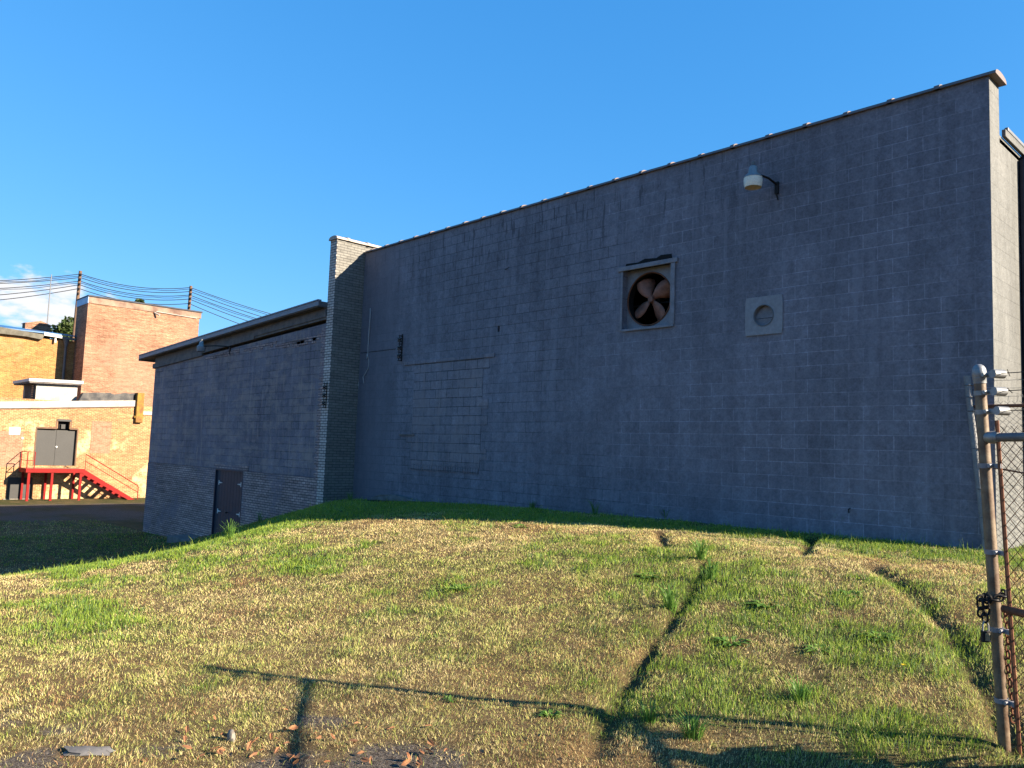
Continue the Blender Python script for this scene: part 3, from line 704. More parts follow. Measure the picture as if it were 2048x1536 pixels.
# trim boards under the eave, soffit and fascia
OV = .24
tb = MB()
def slab(m, x0, x1, dz0, dz1, y0, y1):
    a, b = ztop_at(x0), ztop_at(x1)
    v = [(x0,y0,a+dz0),(x1,y0,b+dz0),(x1,y1,b+dz0),(x0,y1,a+dz0),(x0,y0,a+dz1),(x1,y0,b+dz1),(x1,y1,b+dz1),(x0,y1,a+dz1)]
    m.add(v, [(0,3,2,1),(4,5,6,7),(0,1,5,4),(1,2,6,5),(2,3,7,6),(3,0,4,7)])
slab(tb, LX0-.12, -25.6, .0, .17, PY-.06, PY+.05); slab(tb, -25.6, -21.9, .08, .24, PY-.045, PY+.05); slab(tb, -21.9, LX1, .16, .34, PY-.05, PY+.05)
slab(tb, LX0, LX1, .10, .40, PY-.02, PY+.1)
tb.build('trim_board', M['soffit'], lb)
sf = MB(); slab(sf, LX0-.95, LX1, .40, .425, PY-OV, PY+.1); sf.build('soffit', M['soffit'], lb)
fa_ = MB(); slab(fa_, LX0-1.0, LX1, .425, .55, PY-OV-.03, PY-OV); slab(fa_, LX0-1.03, LX0-1.0, .36, .55, PY-OV-.03, PY+8)
slab(fa_, LX0-1.0, LX1, .55, .58, PY-OV-.05, PY-OV+.06); fa_.build('fascia', M['fascia'], lb)
r_ = MB(); slab(r_, LX0-1.0, LX1, .42, .54, PY-OV+.001, 24); r_.build('roof', M['roofing'], lb)
# plank double door with strap hinges
door = MB(); n = 9; w_ = (DX1-DX0-.1)/n
for i in range(n): door.box(DX0+.05+i*w_, DX0+.05+(i+1)*w_-.008, PY+.03, PY+.07, DZ0, DZ1-.04)
dr = door.build('door', M['dark_paint'], lb, bevel=.004)
jm = MB().box(DX0, DX0+.048, PY-.02, PY+.1, DZ0, DZ1).box(DX1-.048, DX1, PY-.02, PY+.1, DZ0, DZ1).box(DX0+.048, DX1-.048, PY-.02, PY+.1, DZ1-.04, DZ1)
jm.build('door_frame', M['dark_paint'], dr)
for px, py, sgn in ((440, 965, -1), (480, 969, 1), (437, 1022, -1), (477, 1029, 1)):
    p = on_y(px, py, PY+.02); h = MB().box(p[0]-.02+sgn*.07, p[0]+.02+sgn*.07, PY+.012, PY+.03, p[2]-.07, p[2]+.07)
    h.prism([(p[0]+sgn*.05, PY+.012, p[2]-.025), (p[0]+sgn*.05, PY+.012, p[2]+.025), (p[0]-sgn*.15, PY+.012, p[2]+.009), (p[0]-sgn*.15, PY+.012, p[2]-.009)], (0, .018, 0)); h.build('hinge', M['white'], dr)
p = on_y(455, 1025, PY+.02); MB().lathe([(.012, 0), (.012, .04), (.03, .05), (.03, .075), (.0, .085)], (p[0], PY+.03, p[2]), (0, -1, 0), 12).build('door_knob', M['darkiron'], dr, smooth=True)
stp = MB().box(-25.6, -22.0, PY-.75, PY-.02, -3.6, -2.98); o = stp.build('door_step', M['footing'], lb, bevel=.02)

# ------------------------------------------------------------------ the old brick mill beyond
FX = -49.5; GZ0 = -3.9
def wbox(m, y0, y1, z0, z1, x0=FX-.1, x1=FX): return m.box(x0, x1, y0, y1, z0, z1)
lo = thing('loading_dock_block', 'tan brick mill block with grey loading doors and stained white roof flashing', 'building', (FX, 13, -3.5))
# wall facing +X with the door opening cut out
MDY0, MDY1, MDZ0, MDZ1 = 11.02, 13.02, -1.66, .40
TY0, TY1, TZ1 = 12.02, 12.62, .83
def wall_x(x, y0, y1, z0, z1, holes, depth):
    ys = sorted({y0, y1} | {h[0] for h in holes} | {h[1] for h in holes}); zs = sorted({z0, z1} | {h[2] for h in holes} | {h[3] for h in holes}); m = MB()
    for a, b in zip(ys[:-1], ys[1:]):
        for c, d in zip(zs[:-1], zs[1:]):
            cy, cz = (a+b)/2, (c+d)/2
            if any(h[0] < cy < h[1] and h[2] < cz < h[3] for h in holes): continue
            m.quad((x, a, c), (x, b, c), (x, b, d), (x, a, d))
    for a, b, c, d in holes:
        X2 = x-depth
        m.quad((x, a, d), (x, b, d), (X2, b, d), (X2, a, d)); m.quad((x, a, c), (X2, a, c), (X2, a, d), (x, a, d)); m.quad((x, b, c), (x, b, d), (X2, b, d), (X2, b, c))
        m.quad((x, a, c), (x, b, c), (X2, b, c), (X2, a, c))
    return m
wl = wall_x(FX, 2, 26, GZ0, 1.95, [(MDY0, MDY1, MDZ0, MDZ1), (TY0, TY1, MDZ1, TZ1)], .35)
wl.quad((FX, 2, GZ0), (FX, 2, 1.9), (FX-9, 2, 1.9), (FX-9, 2, GZ0)); wl.build('wall', M['mill_yellow'], lo)
d1 = MB()
ym = (MDY0+MDY1)/2
d1.box(FX-.20, FX-.16, MDY0, ym-.004, MDZ0, MDZ1-.08); d1.box(FX-.20, FX-.16, ym+.004, MDY1, MDZ0, MDZ1-.08)
dd = d1.build('loading_door', M['mill_door'], lo, bevel=.005)
MB().lathe([(.05, 0), (.05, .05), (.0, .07)], (FX-.16, ym+.05, -.62), (1, 0, 0), 10).build('knob', M['white'], dd, smooth=True)
MB().box(FX-.34, FX-.30, MDY0, MDY1, MDZ1-.2, TZ1).build('door_void', M['black'], lo)
tm = MB().box(FX-.06, FX+.03, TY0-.03, TY1+.03, TZ1-.01, TZ1+.11); tm.box(FX-.25, FX-.2, TY0+.22, TY0+.42, MDZ1-.05, TZ1-.18); tm.build('transom', M['mill_door'], lo)
fr = MB().box(FX-.06, FX+.012, MDY0-.07, MDY0, MDZ0, MDZ1+.05).box(FX-.06, FX+.012, MDY1, MDY1+.07, MDZ0, MDZ1+.05).box(FX-.06, FX+.010, MDY0, TY0-.03, MDZ1-.03, MDZ1+.06).box(FX-.06, FX+.010, TY1+.03, MDY1, MDZ1-.03, MDZ1+.06)
fr.box(FX-.06, FX+.01, TY0-.10, TY0-.03, MDZ1+.06, TZ1+.1); fr.box(FX-.06, FX+.01, TY1+.03, TY1+.10, MDZ1+.06, TZ1+.1); fr.build('loading_door_frame', M['pole'], lo)
a_, b_ = on_x(175, 905, FX), on_x(212, 838, FX)
MB().box(FX-.02, FX+.012, 13.75, 14.82, -.92, .93).build('bricked_up_window', M['patch_brick'], lo)
MB().box(FX-.02, FX+.008, 9.2, 10.4, -1.75, .15).build('bricked_up_window', M['patch_brick'], lo)
vt_ = MB().box(FX-.02, FX+.03, 9.70, 10.22, -.03, .37)
for i in range(4): vt_.box(FX+.03, FX+.055, 9.73, 10.19, 0+i*.095, .055+i*.095)
vt_.build('wall_vent', M['white'], lo)
MB().lathe([(.07, 0), (.07, .04), (.03, .06)], (FX, 10.35, -.2), (1, 0, 0), 12).build('wall_cap', M['flash'], lo)
MB().prism([(FX+.003, 15.15, -.28), (FX+.003, 15.15, .6)], (0, 0, 0)) if False else None
ld = MB().box(FX-.03, FX+.03, 9.85, 11.0, -3.45, -2.32).box(FX+.03, FX+.05, 10.40, 10.44, -3.45, -2.32); ld.build('basement_door', M['mill_door'], lo, bevel=.01)
MB().box(FX-.03, FX+.03, 8.5, 9.22, -3.4, -2.0).build('side_door', M['mill_door'], lo)
MB().box(FX-.03, FX+.06, 9.7, 11.1, -3.62, -3.45).build('door_threshold', M['concrete'], lo)
# parapet flashing that rises to the right, tarred upstand, pilaster
fl = MB().prism([(FX+.06, 2, .78), (FX+.06, 16.03, 1.90), (FX+.06, 16.03, 2.26), (FX+.06, 2, 1.14)], (-.3, 0, 0)); 
fl.build('white_flashing', M['flash'], lo)
MB().prism([(FX+.002, 2, .70), (FX+.002, 16.03, 1.82), (FX+.002, 16.03, 1.90), (FX+.002, 2, .78)], (-.02, 0, 0)).build('flashing_underboard', M['pole'], lo)  # dark timber strip along the lower edge of the flashing
up_ = MB(); random.seed(5)
ps = [(13.2, 2.02), (13.2, 2.32)]; y = 13.2
tops = []
while y < 16.0: tops.append((y, 2.42+.12*random.random()+(y-13.2)*.06)); y += .28
up_.prism([(FX-.1, 13.0, 2.0)]+[(FX-.1, 15.98, 2.2)]+[(FX-.1, a, b) for a, b in reversed(tops)], (-.4, 0, 0)); up_.build('tarred_upstand', M['tar'], lo)
pl = MB().box(FX-.5, FX+.22, 16.05, 16.45, .95, 2.72); pl.box(FX-.5, FX+.17, 15.98, 16.5, 1.2, 1.35); pl.build('pilaster_cap', M['lichen'], lo, bevel=.03)
MB().box(FX-.3, FX+.06, 16.5, 20, 1.44, 1.66).build('end_flashing', M['flash'], lo)
rr = MB(); rr.add([(FX-.24, 2, .9), (FX-.24, 16, 2.0), (FX-9, 16, 2.0), (FX-9, 2, .9)], [(0, 1, 2, 3)]); rr.build('roof', M['felt'], lo)
# roof-top penthouse
ph = thing('roof_penthouse', 'small white rendered penthouse with flat lid on the mill roof', 'penthouse', (FX-3, 11.5, 1.5))
PXF = FX-.9; q = PXF/FX
pw = MB().box(PXF-3.0, PXF, 10.80*q, 12.85*q, 1.1, 2.98); pw.build('render_wall', M['stucco'], ph)
MB().box(PXF-2.6, PXF-.02, 10.80*q-.006, 10.80*q+.1, 1.5, 2.9).build('side_wall', M['tar'], ph)
lv = MB()
for i in range(10): lv.box(PXF-.85, PXF-.35, 10.80*q-.05, 10.80*q-.01, 1.62+i*.125, 1.69+i*.125)
lv.build('louvre', M['galv_grey'], ph)
ro = MB().prism([(PXF+.35, 10.35*q, 2.95), (PXF+.35, 13.05*q, 3.03), (PXF+.35, 13.05*q, 3.20), (PXF+.35, 10.35*q, 3.12)], (-3.9, 0, 0)); ro.build('lid', M['white'], ph, bevel=.02)
MB().prism([(PXF+.30, 10.40*q, 2.87), (PXF+.30, 13.0*q, 2.95), (PXF+.30, 13.0*q, 3.02), (PXF+.30, 10.40*q, 2.94)], (-3.8, 0, 0)).build('lid_edge', M['soffit'], ph)
# red stair and landing
st = thing('red_steel_stair', 'bright red steel stair with landing below the grey loading doors', 'stair', (FX+.9, 12, -3.5))
SX = FX+1.45; LZ = -1.82
LY0, LY1 = 10.35, 13.10
MB().box(FX+.02, SX-.01, LY0, LY1, LZ-.02, LZ+.045).build('deck', M['landing'], st)
lf = MB().box(SX-.01, SX+.06, LY0-.02, LY1, LZ-.17, LZ+.05); lf.box(FX+.05, SX-.01, LY0-.05, LY0, LZ-.17, LZ+.05); lf.build('edge_beam', M['red'], st)
for y in (10.50, 11.60, 13.0): MB().box(SX-.10, SX+.02, y-.06, y+.06, -3.7, LZ-.17).build('leg', M['red'], st)
for y in (10.50, 11.60, 13.0): MB().box(FX+.10, FX+.2, y-.05, y+.05, -3.7, LZ-.17).build('leg', M['red'], st)
SY1 = 15.95
for x in (SX, FX+.22):
    MB().prism([(x, LY1, LZ+.05), (x, LY1, LZ-.24), (x, SY1-.3, -3.56), (x, SY1+.08, -3.56)], (.06, 0, 0)).build('stringer', M['red'], st)
for i in range(8):
    f_ = (i+.6)/8.4; y = LY1+f_*(SY1-LY1); z = LZ-f_*(LZ+3.55); MB().box(FX+.29, SX-.001, y-.13, y+.13, z-.06, z-.02).build('tread', M['red'], st)
rl = MB(); h0 = .95
for x in (SX+.03,):
    a = np.array([x, LY1+.08, LZ]); b = np.array([x, SY1+.05, -3.5]); up1 = np.array([0, 0, .86]); up2 = np.array([0, 0, .48])
    rl.tube([a, a+up1, b+np.array([0, 0, .82]), b+np.array([0, .06, .70]), b+np.array([0, .06, 0])], .024, 6); rl.tube([a+up2, b+np.array([0, .06, .42])], .02, 6)
rl.build('stair_rail', M['red'], st)
gr = MB()
gr.tube([(SX, LY0+.02, LZ), (SX, LY0+.02, LZ+.92), (FX+.1, LY0+.02, LZ+.92), (FX+.1, LY0+.02, LZ)], .025, 6); gr.tube([(SX, LY0+.02, LZ+.46), (FX+.1, LY0+.02, LZ+.46)], .02, 6)
gr.tube([(SX, LY0+.36, LZ), (SX, LY0+.36, LZ+.92), (SX, LY0+.02, LZ+.92)], .025, 6); gr.tube([(SX, LY0+.36, LZ+.46), (SX, LY0+.02, LZ+.46)], .02, 6)
gr.build('landing_rail', M['red'], st)
# tower
TX = -58.0
tw = thing('brick_tower', 'tall square orange brick mill tower with rust-stained cornice', 'tower', (TX, 19, -3.5))
T0, T1 = 15.28, 22.80
MB().box(TX-2.6, TX, T0, T1, -3.9, 9.0).build('wall', M['mill_red'], tw)
cb_ = MB().box(TX-2.6, TX+.05, T0+.0, T1+.12, 9.0, 9.42); cb_.build('cornice', M['rust_band'], tw)
MB().box(TX-2.62, TX+.045, T0-.03, T0, 8.98, 9.44).build('side_band', M['blue_band'], tw)
MB().box(TX-2.7, TX+.12, T0-.05, T1+.18, 9.44, 9.53).build('roof_edge', M['dark_paint'], tw)
pc = MB(); pc.tube([(TX+.06, 19.6, 8.95), (TX+.35, 19.85, 8.78)], .07, 6); pc.tube([(TX+.06, 19.7, 9.05), (TX+.06, 22.6, 8.98)], .03, 6); pc.build('loose_gutter', M['flash'], tw)
# wing behind, blue metal roof
WXF = -60.4
wg = thing('brick_wing', 'ochre brick mill wing with blue metal roof and dark sagging eave', 'building', (WXF, 11, -3.5))
MB().box(WXF-8, WXF, 0, T0+.3, -3.9, 6.55).build('wall', M['mill_wing'], wg)
rb = MB(); rb.add([(WXF+.3, 0, 6.92), (WXF+.3, T0, 6.92), (WXF-6, T0-.5, 7.6), (WXF-6, 6, 8.0), (WXF-6, 0, 8.0), (WXF+.3, 0, 6.84), (WXF+.3, T0, 6.84)], [(0, 1, 2, 3, 4), (0, 5, 6, 1)])
rb.build('blue_roof', M['blue_roof'], wg)
ev = MB().prism([(WXF+.32, 0, 6.48), (WXF+.32, 12.3, 6.50), (WXF+.32, 13.2, 6.40), (WXF+.32, 13.35, 6.75), (WXF+.32, 10.8, 6.93), (WXF+.32, 0, 6.98)], (-.4, 0, 0)); ev.build('eave_felt', M['felt'], wg)
MB().prism([(WXF+.36, 13.3, 6.70), (WXF+.36, 14.4, 6.63), (WXF+.36, 14.4, 6.80), (WXF+.36, 13.3, 6.93)], (-.1, 0, 0)).build('white_gutter', M['white'], wg)
MB().prism([(WXF+.34, 14.4, 6.62), (WXF+.34, T0-.02, 6.58), (WXF+.34, T0-.02, 6.72), (WXF+.34, 14.4, 6.78)], (-.14, 0, 0)).build('gutter', M['galv_grey'], wg)
dp = MB().lathe([(.09, 0), (.09, 5.2), (.22, 5.7)], (WXF+.15, 14.70, .9), k=10); dp.build('downpipe', M['galv_grey'], wg, smooth=True)
MB().tube([(WXF+.2, 14.02, 6.62), (WXF+.2, 14.02, 6.30)], .07, 8).build('gutter_outlet', M['white'], wg)
p = on_x(72, 652, WXF-4); chm = MB().box(p[0]-.5, p[0]+.4, p[1]-.75, p[1]+.85, 6.8, p[2]+.10); chm.prism([(p[0]+.45, p[1]-.85, p[2]+.08), (p[0]+.45, p[1]+.95, p[2]+.08), (p[0]+.45, p[1]+.2, p[2]+.36)], (-1, 0, 0)); chm.build('chimney', M['mill_red'], wg)

# ------------------------------------------------------------------ poles, mast and cables behind
UX = -75.0
def upole(top, lean, label, arms=True):
    t = thing('utility_pole', label, 'utility pole', (top[0], top[1]-lean, -3.5), 'utility poles behind the mill')
    MB().tube([(top[0], top[1]-lean, -3.6), top], [.19, .13], 10).build('pole_shaft', M['pole'], t, smooth=True)
    for i in range(5): MB().lathe([(.05, -.1), (.09, -.05), (.05, 0), (.09, .05), (.05, .1)], (top[0]+.2, top[1]-.02*i, top[2]-.35-i*.42), k=8).build('insulator', M['porcelain'], t)
p1 = on_x(161, 542, UX); p2 = on_x(382, 572, UX+3)
upole(tuple(p1), .25, 'thin wooden utility pole rising at the left edge of the brick tower')
upole(tuple(p2), .3, 'wooden utility pole peeping over the right end of the brick tower roof')
pL = on_x(-330, 560, UX); pR = on_x(700, 655, UX+8)
wy1 = [548, 555, 562, 569.5, 577]; wy0 = [558.5, 564, 574, 587, 597]; wy2 = [575, 583, 590, 598, 607]; wy3 = [(640, 652), (640, 665), (640, 672), (640, 685), (640, 700)]
names = ['topmost', 'second', 'middle', 'fourth', 'lowest']
for i in range(5):
    A = on_x(161-i*.7, wy1[i], UX); B = on_x(381-i*.8, wy2[i], UX+3)
    L0 = on_x(0, wy0[i], UX-.5); L = A+(L0-A)*2.2+np.array([0, 0, .5]); R = on_x(wy3[i][0], wy3[i][1], UX+6)
    m = MB(); pts = []
    for a, b, sag in ((L, A, .35), (A, B, .55), (B, R, .25)):
        for j in range(13):
            t = j/12; q_ = a+(b-a)*t; q_ = q_-np.array([0, 0, sag*4*t*(1-t)]); pts.append(q_)
    m.tube(pts, .032, 5)
    if i in (0, 2): m.tube([p_+np.array([0, 0, -.10-.08*abs(math.sin(k_*.9))]) for k_, p_ in enumerate(pts)], .022, 4)
    o = m.build('overhead_cable', M['wire'], None); tag(o, names[i]+' of the five black cables strung between the utility poles', 'cable', 'cables strung between the utility poles')
mp = on_x(103, 549, UX+4); mb = mp.copy(); mb[2] = -3.5
o = MB().tube([mb, mp], [.06, .035], 6).build('antenna_mast', M['galv_grey'], None); tag(o, 'thin grey mast standing behind the blue roofed wing', 'mast')

# ------------------------------------------------------------------ trees far behind
def far_tree(c, r, label, seed, n=2600):
    rs = np.random.default_rng(seed); t = thing('broadleaf_tree', label, 'tree', (c[0], c[1], -3.5), 'trees behind the mill')
    m = MB().tube([(c[0], c[1], -3.6), (c[0]+.1, c[1], c[2]-r*.6), (c[0], c[1], c[2]+r*.3)], [.35, .22, .08], 8)
    for i in range(6):
        a = rs.random()*6.28; m.tube([(c[0], c[1], c[2]-r*.7), (c[0]+math.cos(a)*r*.7, c[1]+math.sin(a)*r*.7, c[2]+r*.4*rs.random())], [.1, .03], 5)
    m.build('trunk', M['bark'], t)
    cr = MB(); cl = [(c+rs.normal(0, .45, 3)*np.array([r, r, r*.7]), r*(.25+.25*rs.random())) for _ in range(16)]
    for i in range(n):
        cc, rr_ = cl[rs.integers(16)]; d = rs.normal(0, 1, 3); d /= np.linalg.norm(d); p = cc+d*rr_*(.6+.45*rs.random())
        a = rs.normal(0, 1, 3); a /= np.linalg.norm(a); b = np.cross(a, rs.normal(0, 1, 3)); b /= np.linalg.norm(b); s = .12+.10*rs.random()
        cr.add([p-a*s, p+b*s*.6, p+a*s, p-b*s*.6], [(0, 1, 2, 3)])
    cr.build('crown', M['leaf'], t)
far_tree(on_x(135, 668, -84), 1.6, 'bushy tree showing between the blue roof and the brick tower', 1)
far_tree(on_x(274, 616, -90), 1.05, 'treetop just showing over the brick tower roof', 2, 1800)

# ------------------------------------------------------------------ near fence at the right edge
FD = np.array([.85, -.527, 0])           # runs towards the photographer's right
PB = np.array([-1.34, 5.08, -1.72]); PT = at_depth(1958, 742, 4.42)
def along(z): t = (z-PB[2])/(PT[2]-PB[2]); return PB+(PT-PB)*t
nf = thing('chain_link_fence', 'rusty chain link fence with thick beige end post at right edge', 'fence', tuple(PB))
axp = (PT-PB)/np.linalg.norm(PT-PB)
MB().tube([PB, PT], .030, 20).build('post', M['post'], nf, smooth=True)
MB().lathe([(.034, -.07), (.034, -.035), (.037, -.03), (.037, -.01), (.034, .012), (.025, .028), (.012, .037), (.0, .039)], PT, axp, 20).build('post_cap', M['galv'], nf, smooth=True)
def band(z, reach, roller, mat='galv'):
    c = along(z); m = MB().lathe([(.0305, -.013), (.035, -.013), (.035, .013), (.0305, .013)], c, axp, 20, caps=False)
    e = c+FD*reach; sd = np.cross(FD, [0, 0, 1.0])
    m.prism([c+FD*.036-sd*.006+np.array([0, 0, -.013]), e-sd*.006+np.array([0, 0, -.013]), e-sd*.006+np.array([0, 0, .013]), c+FD*.036-sd*.006+np.array([0, 0, .013])], sd*.012)
    m.tube([c+FD*.055-sd*.03, c+FD*.055+sd*.03], .011, 8)
    if roller: m.tube([e-sd*.035, e+sd*.035], .024, 14)
    m.build('band', M[mat], nf, smooth=True)
def zpost(py): 
    lo_, hi_ = -1.7, .6
    for _ in range(40):
        mid = (lo_+hi_)/2; q_ = CM @ along(mid); yy = 768-FPX*q_[1]/q_[2]
        if yy > py: lo_ = mid
        else: hi_ = mid
    return (lo_+hi_)/2
for py, re_, ro_ in ((752, .13, True), (786, .13, True), (824, .14, True), (931, .11, False), (1103, .10, False), (1258, .10, False), (1400, .10, False)): band(zpost(py), re_, ro_, 'galv' if ro_ else 'vent')
zr = zpost(875); LEN = 3.3
end = along(zr)+FD*LEN
MB().tube([along(zr)+FD*.10, end], .024, 12).build('rail', M['galv_grey'], nf, smooth=True)
zr2 = zpost(1213)
MB().tube([along(zr2)+FD*.06, along(zr2)+FD*LEN], .022, 12).build('rail', M['rust'], nf, smooth=True)
MB().lathe([(.03, 0), (.034, .015), (.034, .06), (.026, .08)], along(zr)+FD*.03, FD, 14).build('rail_cup', M['galv'], nf, smooth=True)
tbm = MB(); tbm.tube([along(zpost(842))+FD*.10, along(zpost(1120))+FD*.10, along(zpost(1500))+FD*.10], .011, 6); tbm.build('tension_bar', M['rust'], nf)
fp2 = PB+FD*LEN; MB().tube([fp2, fp2+np.array([0, 0, 2.2])], .036, 14).build('post', M['post'], nf, smooth=True)
# diamond mesh
ms = MB(); z0 = zpost(1530)+.02; z1 = zr+.06; W = LEN-.10; Hh = z1-z0; pch = .068; org = along(z0)+FD*.10
sdv = np.cross(FD, [0, 0, 1.0])
def mpt(u, h): return org+FD*u+np.array([0, 0, h])+(along(z0+h)-along(z0))*np.array([1, 1, 0])
for s_ in (1, -1):
    u0 = -Hh if s_ > 0 else 0.0
    u = u0
    while u < W+(0 if s_ > 0 else Hh):
        if s_ > 0: a = max(0, -u); b = min(Hh, W-u); q = lambda h: u+h
        else: a = max(0, u-W); b = min(Hh, u); q = lambda h: u-h
        if b-a > .02:
            ms.tube([mpt(q(a), a)+sdv*.002*s_, mpt(q((a+b)/2), (a+b)/2)+sdv*.004*s_, mpt(q(b), b)+sdv*.002*s_], .0021, 4, False)
        u += pch
ms.build('wire_mesh', M['rust'], nf)
bwm = MB()
def barb(m, a, b, r=.0018, step=.11, seed=0):
    rs = np.random.default_rng(seed); a = np.array(a); b = np.array(b); L = np.linalg.norm(b-a); n = max(6, int(L/.06)); pts = []
    for i in range(n+1):
        t = i/n; p_ = a+(b-a)*t-np.array([0, 0, .02*4*t*(1-t)]); pts.append(p_+rs.normal(0, .0015, 3))
    m.tube(pts, r, 4, False)
    t = .06
    while t < L:
        p_ = a+(b-a)*t/L; d = rs.normal(0, 1, 3); d /= np.linalg.norm(d); m.tube([p_-d*.02, p_+d*.02], r*.9, 4, False); t += step
for i, py in enumerate((752, 786, 824)):
    c_ = along(zpost(py))+FD*.14; barb(bwm, c_, c_+FD*(LEN-.1)+np.array([0, 0, .02]), .0024, .12, i)
bwm.build('barbed_wire', M['darkiron'], nf)
# leaf clumps: lawn weeds, and unseen ones added by the fence for shadow
def leafy(name, c, n, rad, hgt, size, label, cat, seed, group=None, mat='weed', upright=.5):
    rs = np.random.default_rng(seed); m = MB()
    for i in range(n):
        a = rs.random()*6.283; rr_ = rad*math.sqrt(rs.random())
        b0 = np.array([c[0]+.3*rr_*math.cos(a), c[1]+.3*rr_*math.sin(a), 0]); b0[2] = float(terrain(b0[0], b0[1]))-.005
        d = np.array([math.cos(a), math.sin(a), 0]); L = size*(.6+.7*rs.random()); hh = hgt*(.4+.8*rs.random()); w = L*(.13+.10*rs.random()); sv = np.array([-d[1], d[0], 0])
        p0 = b0; p1_ = b0+d*L*.45+np.array([0, 0, hh]); p2_ = b0+d*L+np.array([0, 0, hh*(.5+.6*rs.random())])
        m.add([p0-sv*w*.25, p0+sv*w*.25, p1_+sv*w, p2_, p1_-sv*w, p1_-np.array([0, 0, .15*w])], [(0, 1, 2, 5), (0, 5, 4), (5, 2, 3), (5, 3, 4)])
    o = m.build(name, M[mat]); tag(o, label, cat, group); return o
# back fence at the corner of the warehouse
BY = 11.145
M['dull_post'] = plain('weathered_grey_post', (.20, .20, .205, 1), .6, .1, .25, 8)
bf = thing('chain_link_fence', 'grey chain link fence meeting the corner of the tall block building', 'fence', (-3.1, BY, -1.05))
bp0 = on_y(1975, 1098, BY-.1); bp1 = on_y(1934, 752, BY-.1)
MB().tube([bp0-np.array([0, 0, .15]), bp1], .040, 14).build('post', M['dull_post'], bf, smooth=True)
def bal(z): t = (z-bp0[2])/(bp1[2]-bp0[2]); return bp0+(bp1-bp0)*t
for z in (1.05, .90, .72, .25, -.25, -.6, -.85): MB().torus(bal(z), .040, .008, (0, 0, 1), 14, 5).tube([bal(z)+np.array([.03, -.01, 0]), bal(z)+np.array([.12, -.01, 0])], .009, 5).build('tie_band', M['galv_grey'], bf)
MB().tube([bal(.78)+np.array([.04, 0, 0]), np.array([3.2, BY-.1, .80])], .021, 10).build('rail', M['rust'], bf, smooth=True)
MB().tube([bal(.02)+np.array([.05, 0, .02]), np.array([.5, BY-.1, -.55])], .012, 6).build('truss_rod', M['rust'], bf)
MB().tube([(3.2, BY-.1, -1.3), (3.2, BY-.1, 1.2)], .036, 12).build('post', M['galv_grey'], bf, smooth=True)
m2 = MB(); HB = 1.86; WB = 6.1; o0 = np.array([bal(-1.0)[0]+.06, BY-.1, -1.02])
def mp2(u_, h): sh = (bal(-1.02+h)-bal(-1.02)); t = 1-min(1, max(0, u_/WB)); return o0+np.array([u_+sh[0]*t, sh[1]*t, h])
for s_ in (1, -1):
    u = -HB if s_ > 0 else 0.0
    while u < WB+(0 if s_ > 0 else HB):
        if s_ > 0: a = max(0, -u); b = min(HB, WB-u); q = lambda h: u+h
        else: a = max(0, u-WB); b = min(HB, u); q = lambda h: u-h
        if b-a > .02: m2.tube([mp2(q(a), a), mp2(q(b), b)], .0022, 3, False)
        u += .075
for i in range(60): p_ = mp2(.05+i*.10, HB); m2.tube([p_, p_+np.array([.01, 0, .06])], .002, 3, False)
m2.build('wire_mesh', M['galv_grey'], bf)
b2 = MB()
for i, z in enumerate((1.10, 1.0, .90)): barb(b2, bal(z)+np.array([.1, 0, 0]), np.array([3.2, BY-.1, z+.03]), .0022, .14, 20+i)
b2.build('barbed_wire', M['galv_grey'], bf)
# loose chain and padlock on the end post
chn = thing('iron_chain', 'heavy dark chain looped round the beige fence post', 'chain', tuple(along(zpost(1195))))
zc = zpost(1193); cc = along(zc); rgt = CM[0]; fwd = CM[2]
def link(c, d, nrm, R=.017): MB().torus(c, R, .0062, nrm, 16, 7, 1.55, d).build('link', M['darkiron'], chn, smooth=True)
for i in range(11):           # loop round the post
    a = 2*math.pi*i/11; pos = cc+.052*(math.cos(a)*rgt+math.sin(a)*fwd)+np.array([0, 0, .02*math.cos(a+.4)]); tg = -math.sin(a)*rgt+math.cos(a)*fwd
    link(pos, tg, np.array([0, 0, 1.0]) if i % 2 else np.cross(tg, [0, 0, 1.0]))
hang = cc-rgt*.075-fwd*.03
for i, (dx, dz) in enumerate([(.015, .005), (-.012, -.002), (-.022, -.035), (-.018, -.075), (.010, -.03), (.012, -.07), (.004, -.105)]):
    link(hang+rgt*dx+np.array([0, 0, dz]), np.array([.2*(i % 2), 0, 1.0]) if i > 1 else rgt, fwd if i % 2 else fwd*.4+rgt)
pdl = hang+rgt*.006+np.array([0, 0, -.205])
lk = thing('padlock', 'steel padlock hanging from the dark chain on the fence post', 'padlock', tuple(pdl))
def obox(m, c, a, b, d): 
    v = [c+sx*a+sy*b+sz*d for sz in (-1, 1) for sy in (-1, 1) for sx in (-1, 1)]
    m.add(v, [(0,2,3,1),(4,5,7,6),(0,1,5,4),(1,3,7,5),(3,2,6,7),(2,0,4,6)])
m = MB(); obox(m, pdl, rgt*.024, fwd*.012, np.array([0, 0, .030])); m.build('lock_body', M['darkiron'], lk, bevel=.004)
m = MB(); obox(m, pdl-fwd*.0125+rgt*.004, rgt*.013, fwd*.002, np.array([0, 0, .020])); m.build('lock_plate', M['brass'], lk)
MB().tube([pdl+rgt*.015+np.array([0, 0, .028]), pdl+rgt*.015+np.array([0, 0, .06]), pdl+rgt*.008+np.array([0, 0, .078]), pdl-rgt*.008+np.array([0, 0, .078]), pdl-rgt*.015+np.array([0, 0, .06]), pdl-rgt*.015+np.array([0, 0, .028])], .005, 8).build('shackle', M['galv'], lk, smooth=True)
ch2 = thing('iron_chain', 'rusty chain dangling down the right side of the fence post', 'chain', tuple(along(zpost(1300))))
chn2 = ch2
